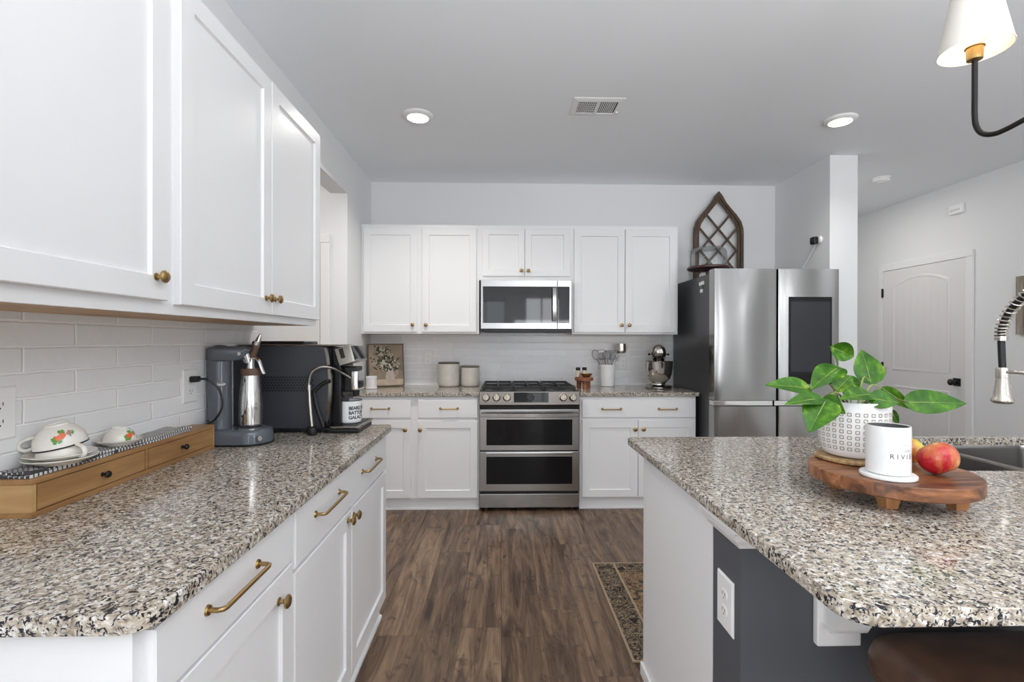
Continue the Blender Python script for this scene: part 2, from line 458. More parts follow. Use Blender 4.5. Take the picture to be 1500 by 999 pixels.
M = {
    'wall': simple('wall_paint', (0.76, 0.765, 0.77), 0.7, spec=0.3),
    'ceiling': simple('ceiling_paint', (0.83, 0.855, 0.885), 0.9, spec=0.2),
    'trim': simple('trim_paint', (0.80, 0.80, 0.795), 0.4),
    'door': simple('door_paint', (0.74, 0.73, 0.72), 0.4),
    'door_groove': grooved_panel(),
    'cab': simple('cabinet_paint', (0.83, 0.83, 0.835), 0.33, spec=0.45),
    'cab_under': wood('cabinet_underside_wood', (0.36, 0.19, 0.07), (0.46, 0.26, 0.10), (0.55, 0.33, 0.14), axis=1, scale=3),
    'charcoal': simple('charcoal_paint', (0.082, 0.086, 0.097), 0.55),
    'granite': granite(),
    'floor': planks(),
    'tile_l': tile('Y', 'glazed_tile_side', 1.216, 1.238),
    'tile_b': tile('X', 'glazed_tile_back', -0.73, 1.238),
    'steel': steel('stainless_steel', (0.49, 0.485, 0.475), 0.25, brush=(3, 3, 240)),
    'fridge': steel('fridge_steel', (0.345, 0.34, 0.332), 0.19, brush=(260, 260, 3), wave=0.05, wscale=(4.0, 1.0, 0.9)),
    'fridge_side': simple('fridge_side_enamel', (0.050, 0.052, 0.056), 0.32),
    'bronzesteel': steel('bronze_tinted_steel', (0.21, 0.188, 0.168), 0.26),
    'handlesteel': steel('bright_handle_steel', (0.66, 0.66, 0.65), 0.2),
    'knobsteel': steel('knob_steel', (0.38, 0.335, 0.28), 0.22),
    'polished': steel('polished_steel', (0.70, 0.69, 0.67), 0.08),
    'nickel': steel('brushed_nickel', (0.62, 0.58, 0.52), 0.25),
    'brass': steel('aged_brass', (0.40, 0.27, 0.115), 0.36),
    'gold': steel('satin_gold', (0.46, 0.31, 0.13), 0.38),
    'blackglass': simple('black_glass', (0.008, 0.008, 0.009), 0.05, spec=0.32),
    'mwglass': simple('mirror_black_glass', (0.012, 0.012, 0.013), 0.04, spec=1.0),
    'screen': simple('dark_screen_glass', (0.020, 0.022, 0.026), 0.06, spec=0.6),
    'iron': simple('cast_iron', (0.018, 0.018, 0.018), 0.5),
    'black': simple('black_plastic', (0.010, 0.010, 0.011), 0.38),
    'blackmetal': simple('black_metal', (0.020, 0.019, 0.018), 0.38, metal=0.6),
    'machine': simple('machine_side_plastic', (0.046, 0.049, 0.058), 0.36),
    'darkchrome': steel('dark_chrome', (0.36, 0.34, 0.31), 0.16),
    'greyplastic': simple('grey_gloss_plastic', (0.105, 0.118, 0.140), 0.09, spec=0.6),
    'plate': simple('white_outlet_plastic', (0.84, 0.84, 0.83), 0.3),
    'slot': simple('outlet_slot', (0.05, 0.05, 0.05), 0.6),
    'porcelain': simple('cream_porcelain', (0.78, 0.76, 0.70), 0.12, spec=0.6),
    'ceramic': simple('white_ceramic', (0.80, 0.80, 0.80), 0.2),
    'stoneware': simple('beige_stoneware', (0.56, 0.53, 0.48), 0.25, var=0.06, scale=20),
    'stonelid': simple('brown_lid_rim', (0.10, 0.075, 0.06), 0.4),
    'enamel': simple('white_enamel', (0.82, 0.82, 0.82), 0.15),
    'ink': simple('navy_ink', (0.020, 0.028, 0.055), 0.5),
    'greyink': simple('grey_ink', (0.10, 0.10, 0.10), 0.6),
    'paleink': simple('pale_grey_ink', (0.42, 0.42, 0.42), 0.6),
    'riser': wood('honey_pine', (0.22, 0.105, 0.035), (0.34, 0.18, 0.068), (0.45, 0.26, 0.11), axis=1, scale=4, stretch=0.10, rough=0.4),
    'riserend': wood('honey_pine_end', (0.36, 0.20, 0.075), (0.46, 0.27, 0.11), (0.54, 0.34, 0.15), axis=0, scale=3, rough=0.45),
    'acacia': wood('acacia', (0.070, 0.024, 0.011), (0.27, 0.105, 0.042), (0.54, 0.27, 0.125), axis=0, scale=4.5, stretch=0.14, rough=0.36, strips=0.061),
    'legwood': wood('light_acacia', (0.30, 0.12, 0.045), (0.42, 0.19, 0.075), (0.52, 0.27, 0.12), axis=2, scale=5, rough=0.4),
    'redwood': wood('reddish_wood', (0.10, 0.030, 0.014), (0.24, 0.080, 0.036), (0.40, 0.16, 0.075), axis=0, scale=7, rough=0.35),
    'darkwood': wood('dark_stained_wood', (0.030, 0.017, 0.010), (0.075, 0.042, 0.024), (0.14, 0.085, 0.050), axis=2, scale=6, rough=0.55),
    'mahogany': wood('dark_red_wood', (0.03, 0.010, 0.008), (0.065, 0.020, 0.016), (0.11, 0.036, 0.025), axis=0, scale=5, rough=0.3),
    'cork': wood('bark_edge_wood', (0.16, 0.085, 0.035), (0.36, 0.22, 0.10), (0.55, 0.38, 0.20), axis=2, scale=8, stretch=0.5),
    'greywood': wood('weathered_wood', (0.13, 0.11, 0.09), (0.26, 0.22, 0.18), (0.40, 0.35, 0.29), axis=2, scale=7),
    'leather': simple('brown_leather', (0.085, 0.045, 0.028), 0.36, var=0.25, scale=18, bump=0.25, bscale=260),
    'brownrubber': simple('brown_rubber', (0.13, 0.075, 0.048), 0.5),
    'leaf': leaf_mat(),
    'stem': simple('green_stem', (0.26, 0.36, 0.08), 0.4),
    'darkstem': simple('brown_green_stem', (0.12, 0.12, 0.04), 0.45),
    'soil': simple('dark_soil', (0.035, 0.024, 0.016), 0.95, bump=1.0, bscale=150),
    'taupe': simple('taupe_pattern', (0.36, 0.32, 0.25), 0.5),
    'apple': apple_mat('red_apple_skin', (0.42, 0.012, 0.020), (0.80, 0.50, 0.16), 1.6),
    'apple2': apple_mat('yellow_apple_skin', (0.42, 0.03, 0.02), (0.62, 0.50, 0.07), 3.6),
    'sink': steel('sink_steel', (0.30, 0.29, 0.28), 0.28),
    'lampshade': simple('white_linen_shade', (0.74, 0.715, 0.66), 0.9, sss=0.0, trans=0.0),
    'bulb': simple('lit_bulb', (1, 0.9, 0.75), 0.5, emit=(1.0, 0.80, 0.52), estr=5.0),
    'lens': simple('lit_lens', (1, 1, 1), 0.5, emit=(1.0, 0.97, 0.90), estr=9.0),
    'ventshade': simple('vent_shade', (0.035, 0.037, 0.042), 0.8),  # shade of the vent recess, put in as dark colour
    'glass': sheen_glass('clear_glass', (0.96, 0.97, 0.97)),
    'rug': rug_mat(),
    'rugedge': simple('rug_binding', (0.34, 0.25, 0.17), 0.9),
    'towel': towel_mat(),
    'canvas': simple('aged_canvas', (0.30, 0.235, 0.17), 0.7, var=0.25, scale=9),
    'frame': simple('thin_dark_frame', (0.12, 0.085, 0.05), 0.5),
    'foliage': simple('painted_foliage', (0.035, 0.040, 0.022), 0.7, var=0.4, scale=60),
    'blossom': simple('painted_blossom', (0.52, 0.48, 0.38), 0.7, var=0.15, scale=60),
    'jug': simple('painted_jug', (0.46, 0.39, 0.34), 0.7, var=0.12, scale=40),
    'painted_table': simple('painted_table', (0.50, 0.40, 0.31), 0.7, var=0.15, scale=30),
    'orange': simple('orange_glaze', (0.70, 0.13, 0.03), 0.2),
    'pinkglaze': simple('dusky_pink_glaze', (0.42, 0.22, 0.20), 0.2),
    'greenglaze': simple('green_glaze', (0.12, 0.30, 0.06), 0.2),
    'greenmag': simple('green_magnet', (0.05, 0.16, 0.09), 0.4),
    'silicone': simple('grey_silicone', (0.30, 0.31, 0.32), 0.45),
    'woodspoon': simple('pale_wood_spoon', (0.32, 0.19, 0.10), 0.5, var=0.2, scale=20),
    'copper': steel('copper', (0.50, 0.26, 0.14), 0.25),
    'spice': simple('jar_contents', (0.60, 0.55, 0.45), 0.6),
}


# ------------------------------------------------------------------ geometry helpers
def rot_axis(p0, p1):
    z = (Vector(p1) - Vector(p0))
    L = z.length
    q = Vector((0, 0, 1)).rotation_difference(z.normalized()) if L > 0 else None
    return Matrix.Translation(Vector(p0)) @ q.to_matrix().to_4x4(), L


def smooth_path(pts, n=6):
    pts = [Vector(p) for p in pts]
    if len(pts) < 3:
        return pts
    out = []
    P = [2 * pts[0] - pts[1]] + pts + [2 * pts[-1] - pts[-2]]
    for i in range(1, len(P) - 2):
        a, b, c, d = P[i - 1], P[i], P[i + 1], P[i + 2]
        for k in range(n):
            t = k / n
            out.append(0.5 * ((2 * b) + (c - a) * t + (2 * a - 5 * b + 4 * c - d) * t * t + (3 * b - a - 3 * c + d) * t ** 3))
    out.append(pts[-1])
    return out


class B:
    def __init__(s, mat=None):
        s.bm = bmesh.new()
        s.M = mat or Matrix.Identity(4)
        s.mi = 0

    def v(s, co):
        return s.bm.verts.new(s.M @ Vector(co))

    def f(s, vs):
        try:
            fc = s.bm.faces.new(vs)
            fc.material_index = s.mi
            return fc
        except ValueError:
            return None

    def merge(s, t, L=None):
        mp = {}
        for v in t.verts:
            mp[v] = s.v((L @ v.co) if L else v.co)
        for fc in t.faces:
            s.f([mp[v] for v in fc.verts])
        t.free()

    def box(s, x0, x1, y0, y1, z0, z1, bev=0.0, seg=2):
        t = bmesh.new()
        bmesh.ops.create_cube(t, size=1.0)
        for v in t.verts:
            v.co = Vector(((x0 + x1) / 2 + v.co.x * (x1 - x0), (y0 + y1) / 2 + v.co.y * (y1 - y0), (z0 + z1) / 2 + v.co.z * (z1 - z0)))
        if bev > 0:
            bmesh.ops.bevel(t, geom=t.edges[:], offset=bev, segments=seg, profile=0.5, affect='EDGES')
        s.merge(t)

    def loops(s, rings, cap0=True, cap1=True, closed=True):
        R = [[s.v(p) for p in r] for r in rings]
        for a, b in zip(R, R[1:]):
            n = len(a)
            for i in range(n if closed else n - 1):
                j = (i + 1) % n
                s.f([a[i], a[j], b[j], b[i]])
        if cap0:
            s.f(list(reversed(R[0])))
        if cap1:
            s.f(R[-1])
        return R

    def prism(s, poly, mapper, w0, w1, bev=0.0):
        """poly of (u,v); mapper(u,v,w)->xyz"""
        if bev:
            c = Vector((sum(p[0] for p in poly) / len(poly), sum(p[1] for p in poly) / len(poly)))

            def ins(p, d):
                q = Vector(p) - c
                L = q.length
                return c + q * max(0, (L - d) / L)
            rings = [[mapper(*ins(p, bev), w0) for p in poly], [mapper(*p, w0 + bev) for p in poly],
                     [mapper(*p, w1 - bev) for p in poly], [mapper(*ins(p, bev), w1) for p in poly]]
        else:
            rings = [[mapper(*p, w0) for p in poly], [mapper(*p, w1) for p in poly]]
        s.loops(rings)

    def cyl(s, p0, p1, r0, r1=None, seg=24, bev=0.0):
        r1 = r0 if r1 is None else r1
        L, h = rot_axis(p0, p1)
        prof = [(r0, 0), (r1, h)]
        if bev:
            prof = [(r0 - bev, 0), (r0, bev), (r1, h - bev), (r1 - bev, h)]
        s.lathe(prof, L=L, seg=seg)

    def lathe(s, prof, center=(0, 0, 0), seg=32, L=None, cap=True, sx=1.0, sy=1.0, a0=0.0):
        L = L or Matrix.Translation(Vector(center))
        rings = []
        first_pt = last_pt = None
        for k, (r, z) in enumerate(prof):
            if r <= 1e-6:
                if k == 0:
                    first_pt = z
                else:
                    last_pt = z
                continue
            rings.append([L @ Vector((r * sx * cos(a0 + 2 * pi * i / seg), r * sy * sin(a0 + 2 * pi * i / seg), z)) for i in range(seg)])
        R = s.loops(rings, cap0=cap and first_pt is None, cap1=cap and last_pt is None)
        for pt, ring, rev in ((first_pt, R[0], True), (last_pt, R[-1], False)):
            if pt is not None:
                c = s.v(L @ Vector((0, 0, pt)))
                for i in range(seg):
                    j = (i + 1) % seg
                    s.f([c, ring[j], ring[i]] if rev else [c, ring[i], ring[j]])

    def ball(s, c, r, sx=1, sy=1, sz=1, seg=20, rings=10):
        prof = [(r * sin(pi * k / rings) if 0 < k < rings else 0, -r * sz * cos(pi * k / rings)) for k in range(rings + 1)]
        s.lathe(prof, c, seg, sx=sx, sy=sy)

    def tube(s, pts, r, seg=10, n=0, squash=1.0):
        pts = smooth_path(pts, n) if n else [Vector(p) for p in pts]
        N = len(pts)
        T = [(pts[min(i + 1, N - 1)] - pts[max(i - 1, 0)]).normalized() for i in range(N)]
        ref = Vector((0, 0, 1)) if abs(T[0].z) < 0.9 else Vector((1, 0, 0))
        nrm = (ref - T[0] * ref.dot(T[0])).normalized()
        rings = []
        for i in range(N):
            if i:
                nrm = (nrm - T[i] * nrm.dot(T[i])).normalized()
            bi = T[i].cross(nrm)
            rr = r if isinstance(r, (int, float)) else r[min(len(r) - 1, int(round(i / (N - 1) * (len(r) - 1))))]
            rings.append([pts[i] + nrm * (rr * cos(2 * pi * k / seg)) + bi * (rr * squash * sin(2 * pi * k / seg)) for k in range(seg)])
        s.loops(rings)

    def build(s, name, mat, parent=None, smooth=40, label=None):
        bmesh.ops.recalc_face_normals(s.bm, faces=s.bm.faces[:])
        me = bpy.data.meshes.new(name)
        s.bm.to_mesh(me)
        s.bm.free()
        for m in (mat if isinstance(mat, (list, tuple)) else [mat]):
            me.materials.append(M[m] if isinstance(m, str) else m)
        o = bpy.data.objects.new(name, me)
        COL.objects.link(o)
        root = Vector((0, 0, 0))
        if parent:
            q = parent
            while q:
                root += q.location
                q = q.parent
            o.parent = parent
        else:
            xs = [v.co for v in me.vertices]
            root = Vector(((min(c.x for c in xs) + max(c.x for c in xs)) / 2, (min(c.y for c in xs) + max(c.y for c in xs)) / 2, min(c.z for c in xs)))
            o.location = root
        me.transform(Matrix.Translation(-root))
        if smooth:
            me.polygons.foreach_set('use_smooth', [True] * len(me.polygons))
            me.set_sharp_from_angle(angle=radians(smooth))
            wnm = o.modifiers.new('weighted_normals', 'WEIGHTED_NORMAL')
            wnm.keep_sharp = True
        if label:
            o['label'] = label
        return o


def tag(o, label, cat, group=None):
    o['label'] = label
    o['category'] = cat
    if group:
        o['group'] = group
    return o


def thing(name, label, cat, loc, group=None):
    o = bpy.data.objects.new(name, None)
    o.empty_display_size = 0.05
    COL.objects.link(o)
    o.location = loc
    return tag(o, label, cat, group)


def struct(name, b, mat, smooth=40):
    o = b.build(name, mat, smooth=smooth)
    o['kind'] = 'structure'
    return o


def bx(name, mat, parent, dims, bev=0.0, label=None):
    b = B()
    b.box(*dims, bev)
    return b.build(name, mat, parent, label=label)


def text_verts(txt, size, bold=0.0, spacing=1.0):
    cu = bpy.data.curves.new('lettering', 'FONT')
    cu.body = txt
    cu.size = size
    cu.offset = bold
    cu.space_character = spacing
    cu.resolution_u = 4
    o = bpy.data.objects.new('lettering', cu)
    COL.objects.link(o)
    bpy.context.view_layer.update()
    dg = bpy.context.evaluated_depsgraph_get()
    me = bpy.data.meshes.new_from_object(o.evaluated_get(dg))
    vs = [v.co.copy() for v in me.vertices]
    fs = [list(p.vertices) for p in me.polygons]
    bpy.data.objects.remove(o)
    bpy.data.meshes.remove(me)
    return vs, fs


def wrap_text(b, txt, size, c, r, ang, z, bold=0.0, spacing=1.0):
    vs, fs = text_verts(txt, size, bold, spacing)
    V = []
    for p in vs:
        a = ang + p.x / r
        V.append(b.v((c[0] + r * cos(a), c[1] + r * sin(a), z + p.y)))
    for f in fs:
        b.f([V[i] for i in f])


# frames of reference for cabinet fronts: (u right, v up, w out of the face)
def face_back(y):           # facing -y (towards the camera), u = x
    return lambda u, v, w: (u, y - w, v)


def face_left(x):           # facing +x, u = y
    return lambda u, v, w: (x + w, u, v)


def rect(u0, u1, v0, v1, i=0.0):
    return [(u0 + i, v0 + i), (u1 - i, v0 + i), (u1 - i, v1 - i), (u0 + i, v1 - i)]


def shaker(fm, u0, u1, v0, v1, t=0.02, stile=0.058, parent=None, name='door'):
    b = B()
    seq = [(0, 0), (0, t - 0.002), (0.002, t), (stile, t), (stile + 0.004, t - 0.009)]
    b.loops([[fm(*p, w) for p in rect(u0, u1, v0, v1, i)] for i, w in seq])
    return b.build(name, 'cab', parent, smooth=30)


def slab(fm, u0, u1, v0, v1, t=0.02, parent=None, name='drawer'):
    b = B()
    seq = [(0, 0), (0, t - 0.003), (0.003, t)]
    b.loops([[fm(*p, w) for p in rect(u0, u1, v0, v1, i)] for i, w in seq])
    return b.build(name, 'cab', parent, smooth=30)


def knob(fm, u, v, w0, parent, r=0.0155):
    b = B()
    p0 = Vector(fm(u, v, w0))
    p1 = Vector(fm(u, v, w0 + 0.03))
    L, h = rot_axis(p0, p1)
    b.lathe([(0, 0), (r * 0.62, 0), (r * 0.62, 0.002), (r * 0.34, 0.004), (r * 0.30, 0.012), (r * 0.55, 0.016), (r, 0.019),
             (r, 0.023), (r * 0.75, 0.027), (0, 0.0285)], L=L, seg=20)
    return b.build('knob', 'brass', parent)


def pull(fm, u0, u1, v, w0, parent, r=0.0048, out=0.03):
    b = B()
    for u in (u0, u1):
        b.cyl(fm(u, v, w0), fm(u, v, w0 + 0.004), 0.0105, 0.009, seg=18)
    k = 0.012 if u1 > u0 else -0.012
    b.tube([fm(u0, v, w0 + 0.003), fm(u0, v, w0 + out - 0.010), fm(u0 + k * 0.3, v, w0 + out - 0.003), fm(u0 + k, v, w0 + out),
            fm(u1 - k, v, w0 + out), fm(u1 - k * 0.3, v, w0 + out - 0.003), fm(u1, v, w0 + out - 0.010), fm(u1, v, w0 + 0.003)], r, seg=10)
    return b.build('handle', 'brass', parent)


# ------------------------------------------------------------------ the room
XL, XR, YB, YR, YF, ZC = -1.16, 4.113, 4.45, -3.6, 6.4, 2.743
b = B(); b.box(-3.6, 4.4, -3.9, 6.6, -0.06, 0.0)
struct('floor', b, 'floor')
b = B(); b.box(-3.6, 4.4, -3.9, 6.6, ZC, ZC + 0.06)
struct('ceiling', b, 'ceiling')
OP0, OP1, OPZ = 2.60, 3.757, 2.434
b = B()
b.box(XL - 0.13, XL, YR - 0.15, -2.75, 0, ZC)
b.box(XL - 0.13, XL, -2.75, -0.45, 0, 0.6)
b.box(XL - 0.13, XL, -2.75, -0.45, 2.3, ZC)
b.box(XL - 0.13, XL, -0.45, OP0, 0, ZC)
b.box(XL - 0.13, XL, OP0, OP1, OPZ, ZC)
b.box(XL - 0.13, XL, OP1, YB + 0.15, 0, ZC)
struct('wall_left', b, 'wall')
b = B(); b.box(XL, 2.74, YB, YB + 0.15, 0, ZC)
struct('wall_back', b, 'wall')
b = B(); b.box(2.525, 2.742, 3.70, YB, 0, ZC)
struct('wall_alcove', b, 'wall')
# hallway beyond the opening on the left
b = B()
b.box(-3.6, XL - 0.13, OP1, OP1 + 0.12, 0, ZC)
b.box(-3.6, XL - 0.13, 1.9, 2.0, 0, ZC)
b.box(-3.7, -3.6, 1.9, OP1 + 0.12, 0, ZC)
struct('wall_hall', b, 'wall')
b = B()
b.box(XR, XR + 0.13, YR - 0.15, -3.45, 0, ZC)
b.box(XR, XR + 0.13, -3.45, -2.35, 0, 0.5)
b.box(XR, XR + 0.13, -3.45, -2.35, 2.3, ZC)
b.box(XR, XR + 0.13, -2.35, YF, 0, ZC)
struct('wall_right', b, 'wall')
b = B(); b.box(2.6, XR + 0.13, YF, YF + 0.13, 0, ZC); b.box(2.6, 2.742, YB + 0.15, YF, 0, ZC)
struct('wall_passage', b, 'wall')
# rear wall with three windows (behind the camera; they light the room)
REAR = [(-0.85, 0.15, 0.6, 2.3), (0.58, 1.42, 0.12, 2.38), (2.3, 3.7, 0.6, 2.3)]
b = B()
edges = [XL] + [e for w in REAR for e in w[:2]] + [XR]
for i in range(0, len(edges), 2):
    b.box(edges[i], edges[i + 1], YR - 0.15, YR, 0, ZC)
for (x0, x1, z0, z1) in REAR:
    b.box(x0, x1, YR - 0.15, YR, 0, z0)
    b.box(x0, x1, YR - 0.15, YR, z1, ZC)
struct('wall_rear', b, 'wall')
for k, (x0, x1, z0, z1) in enumerate(REAR):
    b = B()
    for (p, q) in ((x0, x0 + 0.05), (x1 - 0.05, x1), ((x0 + x1) / 2 - 0.02, (x0 + x1) / 2 + 0.02)):
        b.box(p, q, YR - 0.1, YR - 0.04, z0, z1)
    for (p, q) in ((z0, z0 + 0.05), (z1 - 0.05, z1), ((z0 + z1) / 2 - 0.02, (z0 + z1) / 2 + 0.02)):
        b.box(x0, x1, YR - 0.1, YR - 0.04, p, q)
    struct('window_%d' % (k + 1), b, 'trim')
b = B()
for (p, q) in ((-2.75, -2.70), (-0.50, -0.45), (-1.62, -1.58)):
    b.box(XL - 0.09, XL - 0.03, p, q, 0.6, 2.3)
for (p, q) in ((0.6, 0.65), (2.25, 2.3), (1.43, 1.47)):
    b.box(XL - 0.09, XL - 0.03, -2.75, -0.45, p, q)
struct('window_4', b, 'trim')  # unseen window added only to carry the left fill light
b = B()
for (p, q) in ((-3.45, -3.40), (-2.40, -2.35)):
    b.box(XR + 0.03, XR + 0.09, p, q, 0.5, 2.3)
for (p, q) in ((0.5, 0.55), (2.25, 2.3), (1.38, 1.42)):
    b.box(XR + 0.03, XR + 0.09, -3.40, -2.40, p, q)
struct('window_5', b, 'trim')  # unseen window added only to carry the right fill light

# backsplash tiles
b = B(); b.box(XL, XL + 0.007, 0.73, 2.362, 0.90, 1.42)
struct('wall_left_backsplash', b, 'tile_l')
b = B(); b.box(XL, 1.575, YB - 0.007, YB, 0.90, 1.44)
struct('wall_back_backsplash', b, 'tile_b')

# baseboards
for nm, d in (('baseboard_right', (XR - 0.014, XR, -0.3, 4.15, 0, 0.10)), ('baseboard_right_far', (XR - 0.014, XR, 5.21, YF, 0, 0.10)),
              ('baseboard_alcove', (2.525, 2.742, 3.686, 3.70, 0, 0.10)), ('baseboard_hall', (-1.29, -1.16, OP1 - 0.014, OP1, 0, 0.10))):
    b = B(); b.box(*d, 0.004)
    struct(nm, b, 'trim')

# ---- interior door on the right wall
def arch(u0, u1, v0, v1, rise, n=14):
    pts = [(u0, v0), (u1, v0)]
    for i in range(n + 1):
        t = i / n
        u = u1 + (u0 - u1) * t
        pts.append((u, v1 + rise * (1 - (2 * t - 1) ** 2)))
    return pts


def scale_poly(poly, d):
    us = [p[0] for p in poly]; vs = [p[1] for p in poly]
    cu, cv = (min(us) + max(us)) / 2, (min(vs) + max(vs)) / 2
    hu, hv = (max(us) - min(us)) / 2, (max(vs) - min(vs)) / 2
    return [(cu + (p[0] - cu) * (hu - d) / hu, cv + (p[1] - cv) * (hv - d) / hv) for p in poly]


fr = lambda u, v, w: (XR - w, u, v)      # facing -x, u = y
door = thing('door_1', 'closed white two panel door with arched top panel in the right wall', 'door', (XR, 4.68, 0))
del door['category'], door['label']
door['kind'] = 'structure'
b = B(); b.box(XR - 0.016, XR - 0.001, 4.222, 5.150, 0.012, 2.058, 0.002)
slb = b.build('door_slab', 'door', door)
b = B()
for poly in (arch(4.379, 5.013, 1.035, 1.875, 0.085), arch(4.379, 5.013, 0.22, 0.85, 0.0)):
    rings = []
    for d, w in ((-0.016, 0.0165), (-0.008, 0.022), (0.004, 0.0225), (0.014, 0.017), (0.020, 0.0165)):
        rings.append([fr(*p, w) for p in scale_poly(poly, d)])
    b.loops(rings, False, False)
b.build('panel_moulding', 'door', slb, smooth=60)
for poly in (arch(4.379, 5.013, 1.035, 1.875, 0.085), arch(4.379, 5.013, 0.22, 0.85, 0.0)):
    b = B()
    b.prism(scale_poly(poly, 0.018), fr, 0.016, 0.0185)
    b.build('door_panel', 'door_groove', slb, smooth=0)
b = B()
for u0, u1, v0, v1 in ((4.154, 4.219, 0, 2.0605), (5.153, 5.207, 0, 2.0605), (4.154, 5.207, 2.061, 2.118)):
    b.box(XR - 0.022, XR - 0.001, u0, u1, v0, v1, 0.003)
b.build('door_casing', 'trim', door)
for z in (0.27, 1.05, 1.83):
    b = B(); b.box(XR - 0.026, XR - 0.012, 5.143, 5.160, z - 0.045, z + 0.045, 0.002)
    b.cyl((XR - 0.028, 5.152, z - 0.048), (XR - 0.028, 5.152, z + 0.048), 0.006, seg=10)
    b.build('hinge', 'blackmetal', door)
b = B()
b.box(XR - 0.026, XR - 0.015, 4.262, 4.332, 0.918, 0.988, 0.003)
L_, _ = rot_axis((XR - 0.024, 4.297, 0.953), (XR - 0.09, 4.297, 0.953))
b.lathe([(0.013, 0), (0.011, 0.03), (0.022, 0.038), (0.029, 0.048), (0.029, 0.058), (0.018, 0.066), (0, 0.067)], L=L_, seg=24)
b.build('door_knob', 'black', door)

# ---- hallway door casing and slab seen through the opening
d2 = thing('door_2', 'x', 'door', (-1.74, OP1, 0))
del d2['category'], d2['label']
d2['kind'] = 'structure'
b = B()
b.box(-2.14, -1.36, OP1 - 0.016, OP1 - 0.001, 0.01, 2.05, 0.002)
b.build('door_slab', 'door', d2)
b = B()
for u0, u1, v0, v1 in ((-1.357, -1.291, 0, 2.0545), (-2.21, -2.143, 0, 2.0545), (-2.21, -1.291, 2.055, 2.12)):
    b.box(u0, u1, OP1 - 0.022, OP1 - 0.001, v0, v1, 0.005)
b.build('door_casing', 'trim', d2)

# ------------------------------------------------------------------ cabinets
UNDER = 1.372


def upper_cabinet(label, fm, u0, u1, z0, z1, depth, doors, knobs, group, loc, stile=0.058):
    """fm maps to the face-frame plane; doors = [(u0,u1,z0,z1)]; knobs per door"""
    t = thing('wall_cabinet', label, 'cabinet', loc, 'white wall cabinets')
    b = B()
    rings = [rect(u0, u1, z0 + 0.003, z1)]
    b.loops([[fm(*p, -depth) for p in rings[0]], [fm(*p, 0) for p in rings[0]]])
    q = rect(u0, u1, z0, z0 + 0.0031)
    b.loops([[fm(*p, -0.018) for p in q], [fm(*p, 0) for p in q]])
    b.build('carcass', 'cab', t, smooth=30)
    b = B()
    q = rect(u0 + 0.002, u1 - 0.002, z0 + 0.0002, z0 + 0.0029)
    b.loops([[fm(*p, -depth + 0.004) for p in q], [fm(*p, -0.0182) for p in q]])
    b.build('bottom_panel', 'cab_under', t, smooth=0, label='brown wood underside')
    for (d, k) in zip(doors, knobs):
        dr = shaker(fm, *d, parent=t, stile=stile)
        if k:
            knob(fm, k[0], k[1], 0.02, dr)
    return t


fl = face_left(-0.865)
G1 = 'white cabinets hung on the left wall'
upper_cabinet('white wall cabinet closest to the viewer, cut by the left edge of the photo', fl, 0.35, 1.311, 1.385, 2.292, 0.294,
              [(0.375, 0.760, 1.418, 2.275), (0.770, 1.272, 1.418, 2.275)], [None, (1.228, 1.474)], None, (-1.01, 0.83, 1.385))
upper_cabinet('white two door wall cabinet above the espresso machine, on the left wall', fl, 1.3115, 2.333, 1.385, 2.292, 0.294,
              [(1.320, 1.836, 1.412, 2.278), (1.842, 2.326, 1.412, 2.278)], [(1.794, 1.470), (1.852 + 0.012, 1.471)], None, (-1.01, 1.82, 1.385))
fb = face_back(4.13)
dep = YB - 4.13 - 0.001
upper_cabinet('white double door wall cabinet left of the microwave, above the two canisters', fb, -1.158, -0.176, UNDER, 2.287, dep - 0.007,
              [(-1.138, -0.692, UNDER + 0.016, 2.256), (-0.652, -0.198, UNDER + 0.016, 2.256)], [(-0.727, 1.448), (-0.617, 1.446)], None, (-0.667, 4.29, UNDER))
upper_cabinet('short white double door cabinet right above the microwave', fb, -0.1755, 0.606, 1.825, 2.287, dep,
              [(-0.146, 0.205, 1.858, 2.256), (0.209, 0.586, 1.858, 2.256)], [(0.178, 1.902), (0.236, 1.902)], None, (0.215, 4.29, 1.825), 0.05)
upper_cabinet('white double door wall cabinet between the microwave and the refrigerator', fb, 0.6065, 1.507, UNDER, 2.287, dep - 0.007,
              [(0.622, 1.050, UNDER + 0.016, 2.256), (1.056, 1.490, UNDER + 0.016, 2.256)], [(1.022, 1.448), (1.087, 1.448)], None, (1.06, 4.29, UNDER))


def base_cabinet(label, fm, u0, u1, depth, drawers, doors, pulls, knobs, loc):
    t = thing('base_cabinet', label, 'cabinet', loc, 'white base cabinets')
    b = B()
    q = rect(u0, u1, 0.077, 0.883)
    b.loops([[fm(*p, -depth) for p in q], [fm(*p, 0) for p in q]])
    b.build('carcass', 'cab', t, smooth=30)
    b = B()
    q = rect(u0, u1, 0.0, 0.0765)
    b.loops([[fm(*p, -depth) for p in q], [fm(*p, -0.014) for p in q]])
    q = rect(u0, u1, 0.0, 0.018)
    b.loops([[fm(*p, -0.0139) for p in q], [fm(*p, -0.002) for p in rect(u0, u1, 0, 0.012)]])
    b.build('toe_board', 'cab', t, smooth=30)
    for d, ps in zip(drawers, pulls):
        dr = slab(fm, *d, parent=t)
        for (a0, a1, z) in ps:
            pull(fm, a0, a1, z, 0.02, dr)
    for d, k in zip(doors, knobs):
        dr = shaker(fm, *d, parent=t)
        knob(fm, k[0], k[1], 0.02, dr, 0.0165)
    return t


